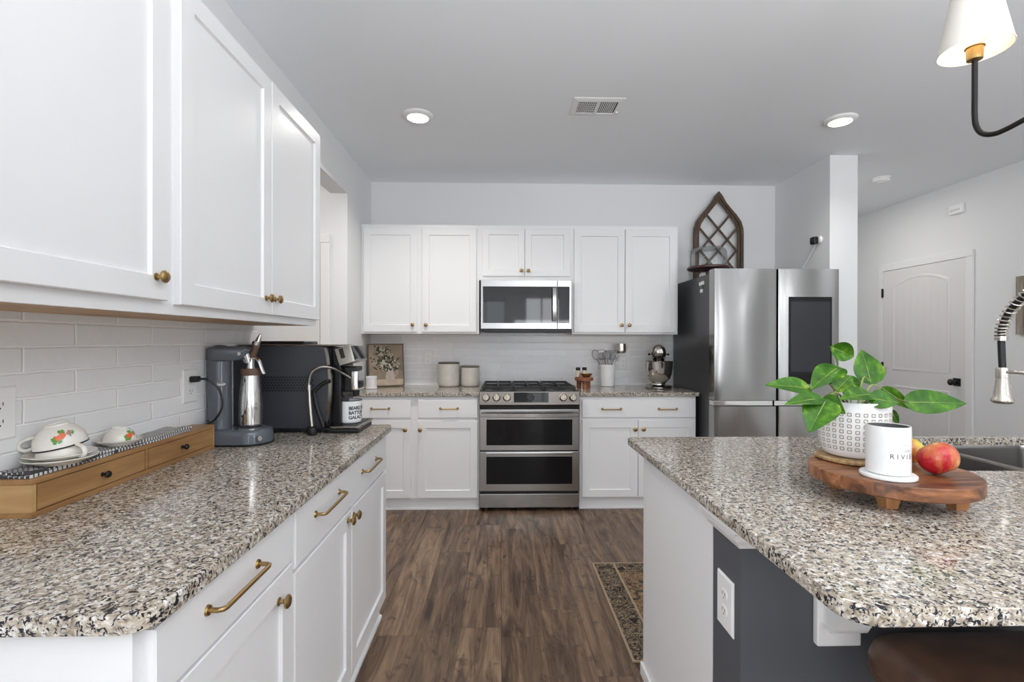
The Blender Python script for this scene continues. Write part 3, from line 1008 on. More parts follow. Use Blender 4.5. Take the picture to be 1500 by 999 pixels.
fl = face_left(-0.556)
dl = 1.16 - 0.556 - 0.008
base_cabinet('white base cabinet at the front left with one drawer over one door, nearest the viewer', fl, 0.757, 1.2945, dl,
             [(0.778, 1.287, 0.748, 0.866)], [(0.778, 1.285, 0.105, 0.742)], [[(0.914, 1.101, 0.822)]], [(1.205, 0.683)], (-0.86, 1.03, 0))
base_cabinet('white base cabinet under the espresso machine with one wide two handle drawer', fl, 1.2955, 2.345, dl,
             [(1.302, 2.330, 0.716, 0.866)], [(1.300, 1.790, 0.105, 0.706), (1.796, 2.330, 0.105, 0.706)],
             [[(1.440, 1.650, 0.812), (1.922, 2.132, 0.807)]], [(1.745, 0.682), (1.812, 0.678)], (-0.86, 1.82, 0))
fb = face_back(3.83)
db = YB - 3.83 - 0.008
base_cabinet('white base cabinet left of the range, two drawers over two doors', fb, -1.158, -0.159, db,
             [(-1.140, -0.690, 0.717, 0.856), (-0.634, -0.172, 0.717, 0.856)], [(-1.140, -0.686, 0.096, 0.697), (-0.634, -0.172, 0.096, 0.697)],
             [[(-0.990, -0.857, 0.790)], [(-0.460, -0.327, 0.790)]], [(-0.728, 0.628), (-0.614, 0.628)], (-0.66, 4.14, 0))
base_cabinet('white base cabinet between the range and the refrigerator, one wide two handle drawer', fb, 0.625, 1.543, db,
             [(0.643, 1.536, 0.717, 0.856)], [(0.643, 1.080, 0.096, 0.697), (1.085, 1.536, 0.096, 0.697)],
             [[(0.800, 0.945, 0.785), (1.245, 1.385, 0.785)]], [(1.055, 0.628), (1.120, 0.628)], (1.08, 4.14, 0))


def counter(name, label, poly, z0=0.884, z1=0.914, e=0.004, holes=None):
    b = B()

    def inset(p, d):
        n = len(p)
        out = []
        for i in range(n):
            a, c, e2 = Vector(p[i - 1]), Vector(p[i]), Vector(p[(i + 1) % n])
            d1, d2 = (c - a).normalized(), (e2 - c).normalized()
            n1, n2 = Vector((-d1.y, d1.x)), Vector((-d2.y, d2.x))
            m = (n1 + n2)
            m = m / max(0.3, m.dot(n1)) if m.length > 1e-6 else n1
            out.append(tuple(c + m * d))
        return out
    rings = []
    for d, z in ((e, z0), (0.3 * e, z0 + 0.3 * e), (0, z0 + e), (0, z1 - e), (0.3 * e, z1 - 0.3 * e), (e, z1)):
        rings.append([(*q, z) for q in inset(poly, d)])
    if not holes:
        b.loops(rings)
    else:
        R = b.loops(rings, False, False)
        (hx0, hx1, hy0, hy1) = holes
        hp = []
        rr, nn = 0.03, 5
        for cx, cy, a in ((hx1 - rr, hy0 + rr, -pi / 2), (hx1 - rr, hy1 - rr, 0), (hx0 + rr, hy1 - rr, pi / 2), (hx0 + rr, hy0 + rr, pi)):
            for k in range(nn + 1):
                hp.append((cx + rr * cos(a + k / nn * pi / 2), cy + rr * sin(a + k / nn * pi / 2)))
        H = b.loops([[(*p, z0) for p in hp], [(*p, z1) for p in hp]], False, False)
        for ring, hr in ((R[0], H[0]), (R[-1], H[1])):
            es = []
            for rg in (ring, hr):
                for i in range(len(rg)):
                    ed = b.bm.edges.get((rg[i], rg[(i + 1) % len(rg)]))
                    es.append(ed)
            bmesh.ops.triangle_fill(b.bm, edges=es, use_beauty=True)
    return tag(b.build(name, 'granite', smooth=30), label, 'countertop', 'granite countertops')


def rcorner(cx, cy, r, a0, a1, n=6):
    return [(cx + r * cos(radians(a0 + (a1 - a0) * k / n)), cy + r * sin(radians(a0 + (a1 - a0) * k / n))) for k in range(n + 1)]


xf = -0.515
counter('granite_countertop', 'speckled granite countertop along the left wall under the espresso machine',
        [(XL + 0.0075, 0.730)] + rcorner(xf - 0.05, 0.780, 0.05, -90, 0) + rcorner(xf - 0.03, 2.345, 0.03, 0, 90) + [(XL + 0.0075, 2.375)])
counter('granite_countertop', 'speckled granite countertop left of the range holding the two canisters',
        [(XL + 0.002, 3.800), (-0.160, 3.800), (-0.160, YB - 0.0075), (XL + 0.002, YB - 0.0075)])
counter('granite_countertop', 'speckled granite countertop between range and refrigerator under the stand mixer',
        [(0.626, 3.800)] + rcorner(1.555, 3.81, 0.01, -90, 0, 2) + [(1.565, YB - 0.0075), (0.626, YB - 0.0075)])
SINK = (1.385, 2.215, 1.497, 2.003)
counter('granite_countertop', 'large granite island countertop holding the round board and potted plant',
        rcorner(0.533 + 0.05, 0.727 + 0.05, 0.05, 180, 270) + rcorner(2.40, 0.777, 0.05, -90, 0) + [(2.45, 2.05)] + rcorner(0.553, 2.03, 0.02, 90, 180, 3),
        holes=SINK)

# ------------------------------------------------------------------ kitchen island
isl = thing('kitchen_island', 'white and charcoal kitchen island with granite overhang in the right foreground', 'island', (1.45, 1.5, 0))
b = B(); b.box(0.570, 1.33, 1.301, 1.93, 0.0, 0.883); b.box(2.27, 2.42, 1.301, 1.93, 0.0, 0.883); b.box(1.33, 2.27, 1.301, 1.93, 0.0, 0.62)
b.build('cabinet_body', 'cab', isl)
b = B(); b.box(0.572, 2.42, 1.15, 1.300, 0.0, 0.883)
b.build('knee_wall', 'charcoal', isl, label='dark charcoal painted wall below the overhang')
b = B()
prof = [(0.0, 0.828), (0.006, 0.828), (0.010, 0.838), (0.022, 0.850), (0.026, 0.866), (0.033, 0.872), (0.033, 0.883), (0.0, 0.883)]
A = [(0.572 - o, 1.318, z) for o, z in prof]
Bq = [(0.572 - o, 1.15 - o, z) for o, z in prof]
Cq = [(0.735, 1.15 - o, z) for o, z in prof]
b.loops([A, Bq, Cq])
b.build('cap_moulding', 'trim', isl, smooth=30)
for xc in (0.7975, 2.1):
    b = B()
    b.box(xc - 0.0525, xc + 0.0525, 1.130, 1.1495, 0.602, 0.883, 0.004)
    sidep = [(1.131, 0.883), (0.90, 0.883), (0.90, 0.868), (0.925, 0.855), (0.965, 0.845), (0.995, 0.825), (1.015, 0.79), (1.03, 0.75), (1.045, 0.72),
             (1.065, 0.70), (1.085, 0.672), (1.095, 0.655), (1.106, 0.648), (1.117, 0.655), (1.131, 0.66)]
    b.prism(sidep, lambda u, v, w: (xc + w, u, v), -0.040, 0.040)
    b.build('corbel', 'trim', isl, smooth=50)
b = B()
for d in ((0.557, 0.5695, 1.302, 1.93),):
    b.box(d[0], d[1], d[2], d[3], 0.0, 0.05, 0.004)
b.build('base_moulding', 'trim', isl)
# sink
sk = thing('kitchen_sink', 'stainless double bowl undermount sink in the island behind the apples', 'sink', (1.8, 1.75, 0.68))
x0, x1, y0, y1 = SINK
for (a0, a1) in ((x0 + 0.002, 1.782), (1.798, x1 - 0.002)):
    b = B()
    def rr_(i, z, r=0.045):
        pts = []
        for cx, cy, a in ((a1 - i - r, y0 + i + r, -pi / 2), (a1 - i - r, y1 - i - r, 0), (a0 + i + r, y1 - i - r, pi / 2), (a0 + i + r, y0 + i + r, pi)):
            for k in range(6):
                pts.append((cx + r * cos(a + k / 5 * pi / 2), cy + r * sin(a + k / 5 * pi / 2), z))
        return pts
    b.loops([rr_(-0.001, 0.8835), rr_(0.004, 0.87), rr_(0.012, 0.70), rr_(0.03, 0.685)], False, True)
    b.build('bowl', 'sink', sk, smooth=60)
b = B(); b.box(1.782, 1.798, y0 + 0.005, y1 - 0.005, 0.84, 0.8825, 0.005)
b.build('divider', 'nickel', sk)
# faucet
fc = thing('kitchen_faucet', 'brushed nickel spring neck faucet with pull down spray head over the sink', 'faucet', (1.785, 1.43, 0.914))
b = B()
b.lathe([(0.028, 0.914), (0.028, 0.925), (0.022, 0.93), (0.019, 1.0), (0.017, 1.43), (0.015, 1.435)], (1.785, 1.43, 0), 24)
b.build('column', 'nickel', fc)
b = B(); b.tube([(1.805, 1.43, 0.97), (1.84, 1.43, 0.99), (1.89, 1.43, 1.04)], 0.007, n=4)
b.build('lever', 'nickel', fc)
b = B()
b.lathe([(0.0, 1.098), (0.020, 1.098), (0.027, 1.100), (0.031, 1.106), (0.031, 1.113), (0.026, 1.120), (0.024, 1.135), (0.021, 1.165), (0.0185, 1.185), (0.0185, 1.190), (0.019, 1.191), (0.019, 1.220), (0.016, 1.226), (0, 1.226)], (1.785, 1.70, 0), 32)
b.box(1.803, 1.812, 1.69, 1.705, 1.125, 1.165, 0.003)
b.build('spray_head', 'nickel', fc)
b = B(); b.tube([(1.785, 1.70, 1.224), (1.784, 1.702, 1.28), (1.783, 1.703, 1.335)], 0.0105, n=4, seg=14)
b.build('hose', 'black', fc, label='black rubber hose')
b = B(); b.cyl((1.785, 1.684, 1.211), (1.785, 1.45, 1.211), 0.0055, seg=12); b.cyl((1.785, 1.43, 1.19), (1.785, 1.43, 1.232), 0.022, seg=20)
b.build('docking_arm', 'nickel', fc)
path = smooth_path([(1.783, 1.703, 1.325), (1.783, 1.700, 1.37), (1.784, 1.675, 1.425), (1.785, 1.625, 1.475), (1.785, 1.565, 1.497), (1.785, 1.49, 1.49), (1.785, 1.44, 1.455), (1.785, 1.43, 1.43)], 24)
b = B(); b.tube(path, 0.0105, seg=12)
b.build('inner_hose', 'black', fc, label='black hose inside the spring')
b = B()
turns, N = 27, len(path)
co = []
for i in range(turns * 12 + 1):
    t = i / (turns * 12) * (N - 1.001)
    k = int(t); fr_ = t - k
    p = path[k].lerp(path[k + 1], fr_)
    T = (path[k + 1] - path[k]).normalized()
    sx_ = Vector((1, 0, 0)); bi = T.cross(sx_).normalized()
    a = 2 * pi * i / 12
    co.append(p + sx_ * 0.0165 * cos(a) + bi * 0.0165 * sin(a))
b.tube(co, 0.0030, seg=6)
b.cyl((1.783, 1.703, 1.322), (1.783, 1.702, 1.338), 0.018, seg=18)
b.build('spring', 'nickel', fc)

# ------------------------------------------------------------------ range
rg = thing('gas_range', 'stainless slide in double oven gas range between the base cabinets', 'range', (0.2225, 4.08, 0))
RX0, RX1, RY = -0.155, 0.613, 3.775
b = B(); b.box(RX0 + 0.002, RX1 - 0.002, RY + 0.03, YB - 0.03, 0.03, 0.905); b.box(RX0 + 0.002, RX1 - 0.002, RY + 0.005, RY + 0.05, 0.775, 0.83)
b.build('body', 'blackmetal', rg)
for x in (RX0 + 0.05, RX1 - 0.05):
    for y in (RY + 0.05, YB - 0.08):
        b = B(); b.cyl((x, y, 0.0), (x, y, 0.032), 0.02, 0.016)
        b.build('foot', 'black', rg)
fm = face_back(RY + 0.03)
b = B(); b.box(RX0, RX1, RY, RY + 0.0295, 0.030, 0.136, 0.004)
b.build('storage_drawer', 'steel', rg)


def oven_door(z0, z1, w0, w1):
    b = B()
    b.box(RX0, RX1, RY, RY + 0.0295, z0, z1, 0.004)
    d = b.build('oven_door', 'steel', rg)
    b = B(); b.box(RX0 + 0.052, RX1 - 0.053, RY - 0.0015, RY + 0.01, w0, w1, 0.0008)
    w = b.build('window', 'blackglass', d)
    return d


d_lo = oven_door(0.157, 0.462, 0.212, 0.424)
d_up = oven_door(0.470, 0.787, 0.512, 0.710)
b = B()
zc = 0.750
pts = []
for k in range(17):
    t = k / 16
    pts.append((RX0 + 0.012 + t * (RX1 - RX0 - 0.024), RY - 0.026 - 0.028 * (1 - (2 * t - 1) ** 2), zc))
rings = [[(x, y, zc - 0.017), (x, y - 0.008, zc - 0.013), (x, y - 0.009, zc + 0.013), (x, y, zc + 0.017), (x, y + 0.006, zc + 0.013), (x, y + 0.006, zc - 0.013)] for x, y, _ in pts]
b.loops(rings)
for x in (RX0 + 0.03, RX1 - 0.03):
    b.box(x - 0.016, x + 0.016, RY - 0.03, RY + 0.002, zc - 0.012, zc + 0.012, 0.003)
b.build('handle', 'handlesteel', d_up, smooth=40)
b = B(); b.box(RX0 + 0.05, RX1 - 0.05, RY - 0.012, RY, 0.438, 0.460, 0.004)
b.build('handle', 'handlesteel', d_lo)
# control panel (tilted)
TL = Matrix.Translation((0, RY - 0.014, 0.826)) @ Matrix.Rotation(radians(-7), 4, 'X')
b = B(TL); b.box(RX0 - 0.002, RX1 + 0.002, 0, 0.03, 0.0, 0.100, 0.003); b.box(RX0 - 0.002, RX1 + 0.002, -0.012, 0.01, -0.004, 0.014, 0.004)
cp = b.build('control_panel', 'bronzesteel', rg)
b = B(TL); b.box(0.107, 0.375, -0.0015, 0.01, 0.017, 0.093, 0.001)
b.build('display', 'blackglass', cp)
for x in (-0.107, -0.026, 0.054, 0.487, 0.563):
    b = B(TL @ Matrix.Translation((x, 0, 0.055)) @ Matrix.Rotation(pi / 2, 4, 'X'))
    b.lathe([(0.031, 0), (0.031, 0.006), (0.026, 0.010), (0.025, 0.030), (0.022, 0.034), (0, 0.034)], seg=28)
    b.box(-0.0075, 0.0075, -0.024, 0.027, 0.030, 0.045, 0.003)
    b.build('knob', 'knobsteel', rg)
b = B(TL @ Matrix.Translation((0.232, 0, 0.055)) @ Matrix.Rotation(pi / 2, 4, 'X'))
b.lathe([(0.030, 0), (0.030, 0.022), (0.026, 0.026), (0, 0.026)], seg=28)
b.build('knob', 'black', rg, label='black centre dial')
b = B(); b.box(RX0, RX1, RY + 0.012, YB - 0.03, 0.9055, 0.926, 0.003)
b.build('cooktop', 'blackmetal', rg)
gx = [(RX0 + 0.02, 0.103), (0.109, 0.349), (0.355, RX1 - 0.02)]
for (a0, a1) in gx:
    b = B()
    ya, yb = RY + 0.055, YB - 0.075
    for y in (ya, (ya + yb) / 2, yb):
        b.box(a0, a1, y - 0.006, y + 0.006, 0.940, 0.958, 0.002)
    for x in (a0 + 0.006, (a0 + a1) / 2, a1 - 0.006):
        b.box(x - 0.006, x + 0.006, ya, yb, 0.941, 0.957, 0.002)
    for x in (a0 + 0.008, a1 - 0.008):
        for y in (ya, yb):
            b.box(x - 0.007, x + 0.007, y - 0.007, y + 0.007, 0.9262, 0.945)
    b.build('grate', 'iron', rg, smooth=0)
for (x, y) in ((-0.02, 3.96), (-0.02, 4.25), (0.48, 3.96), (0.48, 4.25), (0.229, 4.10)):
    b = B(); b.lathe([(0.05, 0.9262), (0.048, 0.932), (0.035, 0.933), (0.034, 0.938), (0.03, 0.9395), (0, 0.9395)], (x, y, 0), 24)
    b.build('burner', 'iron', rg)

# ------------------------------------------------------------------ microwave
mw = thing('microwave', 'stainless over the range microwave with black glass door', 'microwave', (0.216, 4.25, 1.37))
MX0, MX1, MY = -0.160, 0.594, 4.055
b = B(); b.box(MX0 + 0.002, MX1 - 0.002, MY + 0.03, YB - 0.009, 1.412, 1.822, 0.002)
b.build('case', 'steel', mw)
b = B(); b.box(MX0 + 0.004, MX1 - 0.004, MY + 0.012, YB - 0.02, 1.385, 1.4115, 0.003)
b.build('vent', 'black', mw)
b = B(); b.box(MX0, 0.474, MY, MY + 0.0295, 1.413, 1.840 - 0.02, 0.004)
dr = b.build('door', 'steel', mw)
b = B(); b.box(MX0 + 0.018, 0.471, MY - 0.0018, MY + 0.008, 1.462, 1.765, 0.001)
wn_ = b.build('window', 'mwglass', dr)
b = B(); b.box(MX0 + 0.055, 0.41, MY - 0.0024, MY + 0.002, 1.492, 1.705, 0.0004)
b.build('inner_window', 'mwglass', wn_)
b = B()
rings = []
for k in range(13):
    t = k / 12
    z = 1.478 + t * 0.275
    o = 0.020 + 0.018 * (1 - (2 * t - 1) ** 2)
    rings.append([(0.430, MY - o, z), (0.433, MY - o - 0.008, z), (0.461, MY - o - 0.008, z), (0.464, MY - o, z), (0.460, MY - o + 0.005, z), (0.434, MY - o + 0.005, z)])
b.loops(rings)
for z in (1.49, 1.741):
    b.box(0.436, 0.458, MY - 0.024, MY, z - 0.012, z + 0.012, 0.002)
b.build('handle', 'steel', dr)
b = B(); b.box(0.476, MX1, MY, MY + 0.0295, 1.413, 1.82, 0.004)
cpm = b.build('control_panel', 'steel', mw)
b = B(); b.box(0.4775, MX1 - 0.018, MY - 0.0018, MY + 0.008, 1.462, 1.765, 0.001)
b.build('keypad', 'mwglass', cpm)

# ------------------------------------------------------------------ refrigerator
rf = thing('refrigerator', 'stainless french door refrigerator with a dark screen in its right door', 'refrigerator', (2.04, 3.98, 0))
FX0, FX1, FY, FYC = 1.574, 2.512, 3.567, 3.662
FM = 2.047
b = B(); b.box(FX0 + 0.004, FX1 - 0.004, FYC, 4.42, 0.02, 1.826, 0.004)
b.build('case', 'fridge_side', rf, label='dark grey side panels')


def fdoor(x0, x1, z0, z1, name='door'):
    b = B()
    n = 12
    front = []
    for k in range(n + 1):
        t = k / n
        front.append((x0 + 0.012 + t * (x1 - x0 - 0.024), FY + 0.004 * (2 * t - 1) ** 2))
    poly = [(x0, FYC - 0.006), (x0, FY + 0.016), (x0 + 0.004, FY + 0.007)] + front + [(x1 - 0.004, FY + 0.007), (x1, FY + 0.016), (x1, FYC - 0.006)]
    b.loops([[(x, y, z0) for x, y in poly], [(x, y, z1) for x, y in poly]])
    return b.build(name, 'fridge', rf, smooth=40)


dl_ = fdoor(FX0, FM - 0.004, 0.880, 1.851)
dr_ = fdoor(FM + 0.004, FX1, 0.880, 1.851)
ll_ = fdoor(FX0, FM - 0.004, 0.045, 0.836)
lr_ = fdoor(FM + 0.004, FX1, 0.045, 0.836)
b = B(); b.box(FX0 + 0.01, FX1 - 0.01, FYC - 0.005, FYC, 0.03, 1.82); b.box(FX0 + 0.005, FX1 - 0.005, FY + 0.03, FYC - 0.006, 0.02, 0.04)
b.build('gasket', 'black', rf)
for (a0, a1) in ((FX0, FM - 0.03), (FM - 0.02, FX1)):
    b = B(); b.box(a0, a1, FY + 0.012, FYC - 0.008, 0.8395, 0.8765, 0.003)
    b.build('handle_recess', 'polished', rf)
b = B(); b.box(2.128, 2.452, FY - 0.003, FY + 0.012, 1.000, 1.645, 0.003)
scn = b.build('screen', 'blackglass', dr_, label='dark touch screen')
b = B(); b.box(2.142, 2.438, FY - 0.0042, FY, 1.09, 1.61, 0.0006)
b.build('display', 'screen', scn)
for x in (FX0 + 0.05, FX1 - 0.05):
    b = B(); b.box(x - 0.04, x + 0.04, FY + 0.03, FYC + 0.06, 1.826, 1.850, 0.006)
    b.build('hinge_cover', 'black', rf)
# magnets on the fridge side
mg = thing('refrigerator_magnet', 'small green and white magnet on the dark side of the refrigerator', 'magnet', (1.577, 3.80, 1.74))
for dy, z, mt in ((0.03, 1.765, 'plate'), (-0.015, 1.768, 'plate'), (0.01, 1.735, 'greenmag'), (0.01, 1.708, 'plate')):
    b = B(); b.box(1.570, 1.5778, 3.79 + dy - 0.020, 3.79 + dy + 0.020, z - 0.014, z + 0.014, 0.002)
    b.build('tag', mt, mg)

# ---- on the fridge
ca = thing('cake_stand', 'cake stand with glass dome and dark red wooden plate on the refrigerator', 'cake stand', (1.72, 3.98, 1.826))
b = B(); b.lathe([(0.075, 1.8262), (0.075, 1.834), (0.03, 1.842), (0.02, 1.86), (0.022, 1.885), (0.06, 1.897), (0.155, 1.899), (0.165, 1.905), (0.165, 1.918), (0.158, 1.923), (0, 1.923)], (1.705, 3.98, 0), 40)
b.build('stand', 'mahogany', ca)
b = B()
prof = [(0.143, 1.9235), (0.143, 2.03), (0.137, 2.055), (0.115, 2.075), (0.07, 2.085), (0.018, 2.088)]
b.lathe(prof + [(r - 0.003 if r > 0.02 else r * 0.8, z - 0.003) for r, z in reversed(prof)], (1.705, 3.98, 0), 40, cap=False)
b.lathe([(0.010, 2.087), (0.010, 2.095), (0.017, 2.102), (0.019, 2.112), (0.012, 2.122), (0, 2.124)], (1.705, 3.98, 0), 20)
b.build('glass_dome', 'glass', ca, label='clear glass dome')

aw = thing('window_frame_decor', 'arched dark wood window frame with diagonal lattice leaning above the refrigerator', 'wall decor', (1.97, 4.39, 1.827))
C0 = 1.972
def ogee(hw, z_tip, z_sh):
    half = [(hw, 1.827), (hw, z_sh), (hw * 0.985, z_sh + 0.05), (hw * 0.90, z_sh + 0.11), (hw * 0.72, z_sh + 0.17), (hw * 0.50, z_sh + 0.225), (hw * 0.30, z_sh + 0.28), (hw * 0.14, z_sh + 0.345), (0.0, z_tip)]
    return half


outer = ogee(0.226, 2.668, 2.285)
inner = [(0.176, 1.868), (0.176, 2.28), (0.173, 2.325), (0.156, 2.375), (0.125, 2.425), (0.085, 2.475), (0.045, 2.525), (0.015, 2.562), (0.0, 2.58)]
full_o = [(C0 + u, z) for u, z in outer] + [(C0 - u, z) for u, z in reversed(outer[:-1])]
full_i = [(C0 + u, z) for u, z in inner] + [(C0 - u, z) for u, z in reversed(inner[:-1])]
midp = [((a[0] * 0.45 + c[0] * 0.55), (a[1] * 0.45 + c[1] * 0.55)) for a, c in zip(full_o, full_i)]
b = B()
y0_ = 4.405
rings = [[(u, y0_, z) for u, z in full_o], [(u, y0_ - 0.030, z) for u, z in full_o], [(u, y0_ - 0.030, z) for u, z in midp],
         [(u, y0_ - 0.018, z) for u, z in midp], [(u, y0_ - 0.018, z) for u, z in full_i], [(u, y0_, z) for u, z in full_i]]
R = b.loops(rings, False, False)
n = len(R[0])
for i in range(n):
    j = (i + 1) % n
    b.f([R[-1][i], R[-1][j], R[0][j], R[0][i]])
b.build('frame', 'darkwood', aw, smooth=25)


def inside(u, z):
    a = abs(u - C0)
    prev = inner[0]
    if z < 1.86:
        return False
    for q in inner[1:]:
        if prev[1] <= z <= q[1]:
            t = (z - prev[1]) / max(1e-6, q[1] - prev[1])
            return a <= prev[0] + (q[0] - prev[0]) * t + 0.008
        prev = q
    return False


S = 0.262
for sgn in (1, -1):
    for k in range(0, 3):
        # line z = zc + sgn*(u-C0)*1.18
        zc_ = 1.94 + k * 0.196
        us = [C0 - 0.19 + 0.38 * i / 120 for i in range(121)]
        ok = [u for u in us if inside(u, zc_ + sgn * (u - C0) * 1.18)]
        if len(ok) < 6:
            continue
        ua, ub = ok[0], ok[-1]
        pa = Vector((ua, 0, zc_ + sgn * (ua - C0) * 1.18)); pb = Vector((ub, 0, zc_ + sgn * (ub - C0) * 1.18))
        d = (pb - pa).normalized(); nn_ = Vector((-d.z, 0, d.x)) * 0.0095
        yy = y0_ - 0.006 - (0.006 if sgn > 0 else 0.0)
        b = B()
        q = [pa + nn_, pb + nn_, pb - nn_, pa - nn_]
        b.loops([[(p.x, yy - 0.007, p.z) for p in q], [(p.x, yy, p.z) for p in q]])
        b.build('lattice_bar', 'darkwood', aw, smooth=0)

# ---- security camera on the alcove wall
sc_ = thing('security_camera', 'small black and white camera on the alcove wall above the refrigerator', 'camera', (2.51, 3.83, 2.11))
b = B(); b.cyl((2.5245, 3.81, 2.118), (2.508, 3.81, 2.118), 0.030, 0.026, bev=0.004)
b.build('mount', 'plate', sc_)
b = B(); b.box(2.470, 2.510, 3.805, 3.865, 2.085, 2.145, 0.012, 3)
b.cyl((2.474, 3.835, 2.115), (2.466, 3.835, 2.115), 0.017)
b.build('body', 'black', sc_)
b = B(); b.tube([(2.508, 3.84, 2.09), (2.505, 3.87, 2.05), (2.505, 3.95, 1.97), (2.506, 4.06, 1.88), (2.508, 4.12, 1.829)], 0.003, n=6, seg=6)
b.build('cable', 'plate', sc_)

# ------------------------------------------------------------------ ceiling things
def downlight(x, y, label, power, r=0.095):
    t = thing('recessed_light', label, 'ceiling light', (x, y, ZC), 'recessed ceiling lights')
    b = B(); b.lathe([(r, ZC - 0.0005), (r, ZC - 0.006), (r * 0.93, ZC - 0.014), (r * 0.74, ZC - 0.022), (r * 0.70, ZC - 0.021), (r * 0.69, ZC - 0.008), (r * 0.69, ZC - 0.0005)], (x, y, 0), 40, cap=False)
    b.build('trim_ring', 'trim', t)
    b = B(); b.lathe([(0, ZC - 0.019), (r * 0.69, ZC - 0.019), (r * 0.69, ZC - 0.012), (0, ZC - 0.012)], (x, y, 0), 32)
    b.build('lens', 'lens', t)
    l = area_light('recessed_lamp', (x, y, ZC - 0.03), (x, y, 0), 0.12, 0.12, power, (1.0, 0.965, 0.92), 'DISK', radians(140))
    l.parent = t
    l.location = (0, 0, -0.03)


downlight(-0.522, 3.12, 'lit round ceiling light in front of the left wall', 12.0)
downlight(2.182, 3.10, 'lit round ceiling light in front of the refrigerator', 5.0)
vt = thing('ceiling_vent', 'white rectangular air vent in the middle of the ceiling', 'vent', (0.583, 2.97, ZC))
VX0, VX1, VY0, VY1 = 0.432, 0.736, 2.862, 3.083
b = B()
ii = 0.034
outer_ = [(VX0, VY0), (VX1, VY0), (VX1, VY1), (VX0, VY1)]
inn = [(VX0 + ii, VY0 + ii), (VX1 - ii, VY0 + ii), (VX1 - ii, VY1 - ii), (VX0 + ii, VY1 - ii)]
b.loops([[(*p, ZC - 0.0005) for p in outer_], [(*p, ZC - 0.004) for p in outer_], [(*p, ZC - 0.010) for p in inn], [(*p, ZC - 0.0005) for p in inn]], False, False)
b.box((VX0 + VX1) / 2 - 0.008, (VX0 + VX1) / 2 + 0.008, VY0 + ii, VY1 - ii, ZC - 0.010, ZC - 0.003)
b.build('frame', 'trim', vt, smooth=0)
b = B(); b.box(VX0 + ii, VX1 - ii, VY0 + ii, VY1 - ii, ZC - 0.0025, ZC - 0.0008)  # flat dark sheet standing in for the shade behind the slats
b.build('backing', 'ventshade', vt)
xm = (VX0 + VX1) / 2
for k in range(9):
    x = xm + 0.014 + k * 0.0115
    b = B(Matrix.Translation((x, 0, ZC - 0.006)) @ Matrix.Rotation(radians(35), 4, 'Y')); b.box(-0.0030, 0.0030, VY0 + ii, VY1 - ii, -0.0006, 0.0006)
    b.build('slat', 'trim', vt, smooth=0)
for k in range(9):
    x = VX0 + ii + 0.007 + k * 0.0115
    b = B(); b.box(x - 0.0016, x + 0.0016, VY0 + ii, VY1 - ii, ZC - 0.0095, ZC - 0.0065)
    b.build('slat', 'trim', vt, smooth=0)
for k in range(6):
    y = VY0 + ii + 0.012 + k * 0.026
    b = B(); b.box(VX0 + ii, xm - 0.008, y - 0.0030, y + 0.0030, ZC - 0.0062, ZC - 0.0035)
    b.build('cross_slat', 'trim', vt, smooth=0)
b = B(); b.box(VX1 - 0.022, VX1 - 0.010, 3.02, 3.03, ZC - 0.014, ZC - 0.006, 0.002)
b.build('lever', 'trim', vt)

sd = thing('smoke_detector', 'round white smoke detector on the ceiling above the passage', 'smoke detector', (3.32, 4.2, ZC))
b = B(); b.lathe([(0.068, ZC - 0.0005), (0.068, ZC - 0.010), (0.060, ZC - 0.012), (0.060, ZC - 0.016), (0.064, ZC - 0.018), (0.062, ZC - 0.032), (0.05, ZC - 0.040), (0.02, ZC - 0.042), (0, ZC - 0.042)], (3.32, 4.20, 0), 36)
b.build('housing', 'plate', sd)
b = B(); b.lathe([(0.02, ZC - 0.0415), (0.02, ZC - 0.046), (0.017, ZC - 0.047), (0, ZC - 0.047)], (3.32, 4.20, 0), 20)
b.build('button', 'trim', sd)
al = thing('alarm_box', 'small white alarm box high on the right wall above the door', 'alarm', (XR, 4.31, 2.45))
b = B(); b.box(XR - 0.032, XR - 0.0005, 4.245, 4.375, 2.462, 2.550, 0.008, 3)
b.build('housing', 'plate', al)
b = B(); b.box(XR - 0.0335, XR - 0.03, 4.262, 4.358, 2.49, 2.494, 0.0006); b.box(XR - 0.0335, XR - 0.03, 4.262, 4.358, 2.500, 2.504, 0.0006)
b.build('grille', 'paleink', al)
wd = thing('wall_frame', 'weathered wood frame on the right wall at the right edge of the photo', 'wall decor', (XR, 3.45, 1.37))
b = B()
b.box(XR - 0.03, XR - 0.0005, 3.735, 3.789, 1.374, 1.833, 0.003); b.box(XR - 0.03, XR - 0.0005, 3.15, 3.204, 1.374, 1.833, 0.003)
b.box(XR - 0.03, XR - 0.0005, 3.204, 3.735, 1.374, 1.428, 0.003); b.box(XR - 0.03, XR - 0.0005, 3.204, 3.735, 1.779, 1.833, 0.003)
b.build('frame', 'greywood', wd)
b = B(); b.box(XR - 0.012, XR - 0.0006, 3.204, 3.735, 1.428, 1.779)
b.build('backing', 'canvas', wd)

